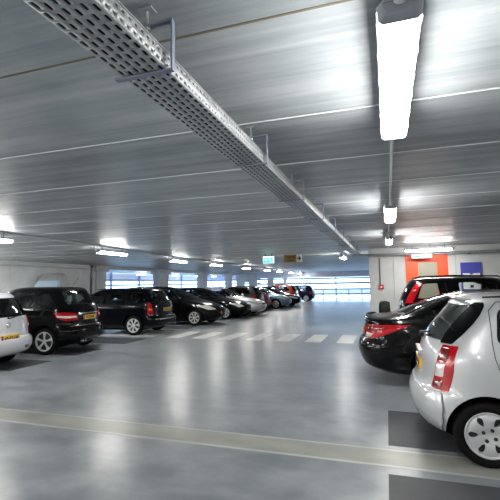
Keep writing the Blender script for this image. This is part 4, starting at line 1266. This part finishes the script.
hat_rows = [(0.19, 0.22, 3.98, 0.72), (0.28, 0.06, 4.12, 0.82), (0.42, 0.0, 4.20, 0.86), (0.55, 0.0, 4.22, 0.87), (0.64, 0.04, 4.15, 0.87), (0.75, 0.07, 3.95, 0.868), (0.84, 0.09, 3.62, 0.86), (0.90, 0.105, 3.30, 0.85), (0.94, 0.115, 3.10, 0.838), (1.02, 0.15, 2.92, 0.81),
            (1.15, 0.23, 2.66, 0.76), (1.28, 0.34, 2.38, 0.71), (1.37, 0.44, 2.16, 0.66), (1.41, 0.53, 2.0, 0.60), (1.435, 0.68, 1.85, 0.48), (1.45, 0.95, 1.65, 0.32)]
def hatch(L, H, W, pm, tail_out=True, det=None, **kw):
    k = L / 4.22; kz = H / 1.45; kw_ = W / 1.74
    S = lambda p: [(x * k, z * kz) for x, z in p]
    Y = lambda p: [(y * kw_, z * kz) for y, z in p]
    d = dict(rows=sc_rows(hat_rows, L, H, W), W=W, paint=pm, r=0.30, axles=(0.74 * k, 3.34 * k), cabin=(0.12, 2.9 * k, 0.6 * kz), ar=0.5, nr=2.6,
             side_windows=[S(p) for p in std_side(4.22, 0.98, 1.35, 0.52, 2.72, 2.10, 1.62)], rear_window=Y([(-0.62, 1.0), (0.62, 1.0), (0.53, 1.35), (-0.53, 1.35)]),
             windscreen=Y([(-0.68, 0.99), (0.68, 0.99), (0.55, 1.37), (-0.55, 1.37)]), glass='glass_dark', rw_depth=0.22,
             rear_bumper=(0.23, 0.58 * kz, 0.02), front_bumper=(0.23, 0.54 * kz, 0.02),
             tail=[('red_lens', Y([(0.70, 0.68), (0.92, 0.68), (0.90, 0.92), (0.74, 0.92)]), 0.008)],
             head=[Y([(0.46, 0.575), (0.82, 0.57), (1.06, 0.70), (0.92, 0.755), (0.6, 0.69)])],
             grille=[Y([(-0.36, 0.56), (0.36, 0.56), (0.33, 0.63), (-0.33, 0.63)])],
             seams=[S([(1.62, 0.98), (1.6, 0.33), (2.7, 0.31), (2.8, 0.94)])], handles=[(1.78 * k, 0.87 * kz)], mirror=(2.68 * k, 0.94 * kz), style='multi', seat_x=1.85 * k, head_z=1.15 * kz)
    d['plates'] = [('rear', 0.76 * kz, kw.pop('txt', '52-LH-ZB'))] if tail_out else [('front', 0.44 * kz, kw.pop('txt', '52-LH-ZB'))]
    d.update(kw)
    return d
def nose_out(name, label, nose, yc, cfg, L, rz=0.0):
    return build_car(name, label, 'car', (nose - L, yc, 0), rz, cfg)
nose_out('saloon_car', 'low black car parked nose-out between the people carrier and the silver car', -6.2, 18.62, hatch(4.45, 1.45, 1.75, P_BLACK, False, txt='77-SF-KD'), 4.45)
nose_out('hatchback_car', 'silver car parked nose-out in the middle of the left row', -6.0, 20.6, hatch(4.35, 1.44, 1.74, P_SILVER2, False, txt='18-DP-JJ'), 4.35)
build_car('hatchback_car', 'dark grey hatchback parked nose-in just past the silver car', 'car', (-6.75, 22.75, 0), PI, hatch(4.0, 1.50, 1.70, P_DGREY, True, txt='84-KB-FN'))
build_car('hatchback_car', 'red small car showing its tail between the silver and light blue cars', 'car', (-6.85, 24.55, 0), PI, hatch(3.7, 1.38, 1.62, P_RED, True, txt='03-VL-PS'))
nose_out('hatchback_car', 'light blue hatchback parked nose-out beyond the red car', -5.97, 26.4, hatch(3.9, 1.46, 1.70, P_LBLUE, False, txt='96-NR-TB'), 3.9)
nose_out('hatchback_car', 'small black car parked nose-out between the light blue and orange cars', -5.75, 28.6, hatch(4.0, 1.42, 1.70, P_BLACK, False, txt='40-HX-LG'), 4.0)
build_car('hatchback_car', 'burnt orange hatchback parked nose-in far down the left row', 'car', (-6.4, 31.0, 0), PI, hatch(4.0, 1.52, 1.72, P_ORANGE, True, txt='11-ZD-RF'))
build_car('hatchback_car', 'navy blue hatchback parked last in the left row beside the railings', 'car', (-6.1, 36.6, 0), PI, hatch(3.7, 1.45, 1.62, P_NAVY, True, txt='59-JT-NV'))

# ------------------------------------------------------------------ pale pick-up cab by the left wall
v = thing('pickup_cab', 'pale cab of a small pickup behind the black compact car, windscreen coloured pale blue as a painted daylight reflection', 'van', (-13.25, 13.8, 0))
cab = MB()
def cring(y, w0, w1, z0, z1):
    return [(-w0, y, z0), (w0, y, z0), (w0, y, 1.35), (w1, y, z1 - 0.07), (w1 - 0.07, y, z1), (-w1 + 0.07, y, z1), (-w1, y, z1 - 0.07), (-w0, y, 1.35)]
cab.loft([cring(-0.45, 0.66, 0.60, 0.4, 1.36 + 0.12), cring(-0.42, 0.70, 0.66, 0.35, 1.52), cring(-0.12, 0.70, 0.56, 0.35, 2.10), cring(-0.04, 0.70, 0.55, 0.35, 2.15), cring(0.14, 0.70, 0.53, 0.35, 2.13), cring(0.24, 0.69, 0.50, 0.35, 1.98), cring(0.30, 0.66, 0.50, 0.35, 1.5)])
cab.build('cab', P_VAN, v, 30)
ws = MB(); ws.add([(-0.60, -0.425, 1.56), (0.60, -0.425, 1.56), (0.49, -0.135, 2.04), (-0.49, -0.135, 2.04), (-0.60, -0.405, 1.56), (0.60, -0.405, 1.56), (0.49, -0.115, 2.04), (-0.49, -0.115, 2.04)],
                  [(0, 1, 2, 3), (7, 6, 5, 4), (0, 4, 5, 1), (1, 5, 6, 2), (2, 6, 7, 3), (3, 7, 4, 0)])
ws.build('windscreen', mat('painted_reflection_windscreen', (0.62, 0.84, 1.0), 0.3, 0.0, coat=1.0), v, 30)  # pale blue base colour stands in for a daylight reflection
pb = MB(); pb.box((-0.68, 0.34, 0.5), (0.68, 2.4, 0.95)); pb.build('load_bed', P_VAN, v, 30, 0.02)
pb = MB(); pb.box((-0.6, -0.35, 0.3), (0.6, 2.3, 0.5)); pb.build('chassis', MT['arch'], v, 30)
for x in (-1, 1):
    for y in (0.1, 1.9):
        w = MB(); w.lathe([(0.001, -0.08), (0.24, -0.08), (0.28, -0.05), (0.28, 0.05), (0.24, 0.08), (0.001, 0.08)], (0, 0, 0), 24)
        o = w.build('wheel', MT['tyre'], v, 40); o.rotation_euler = (0, 0, PI / 2); o.location = (x * 0.6, y, 0.28)
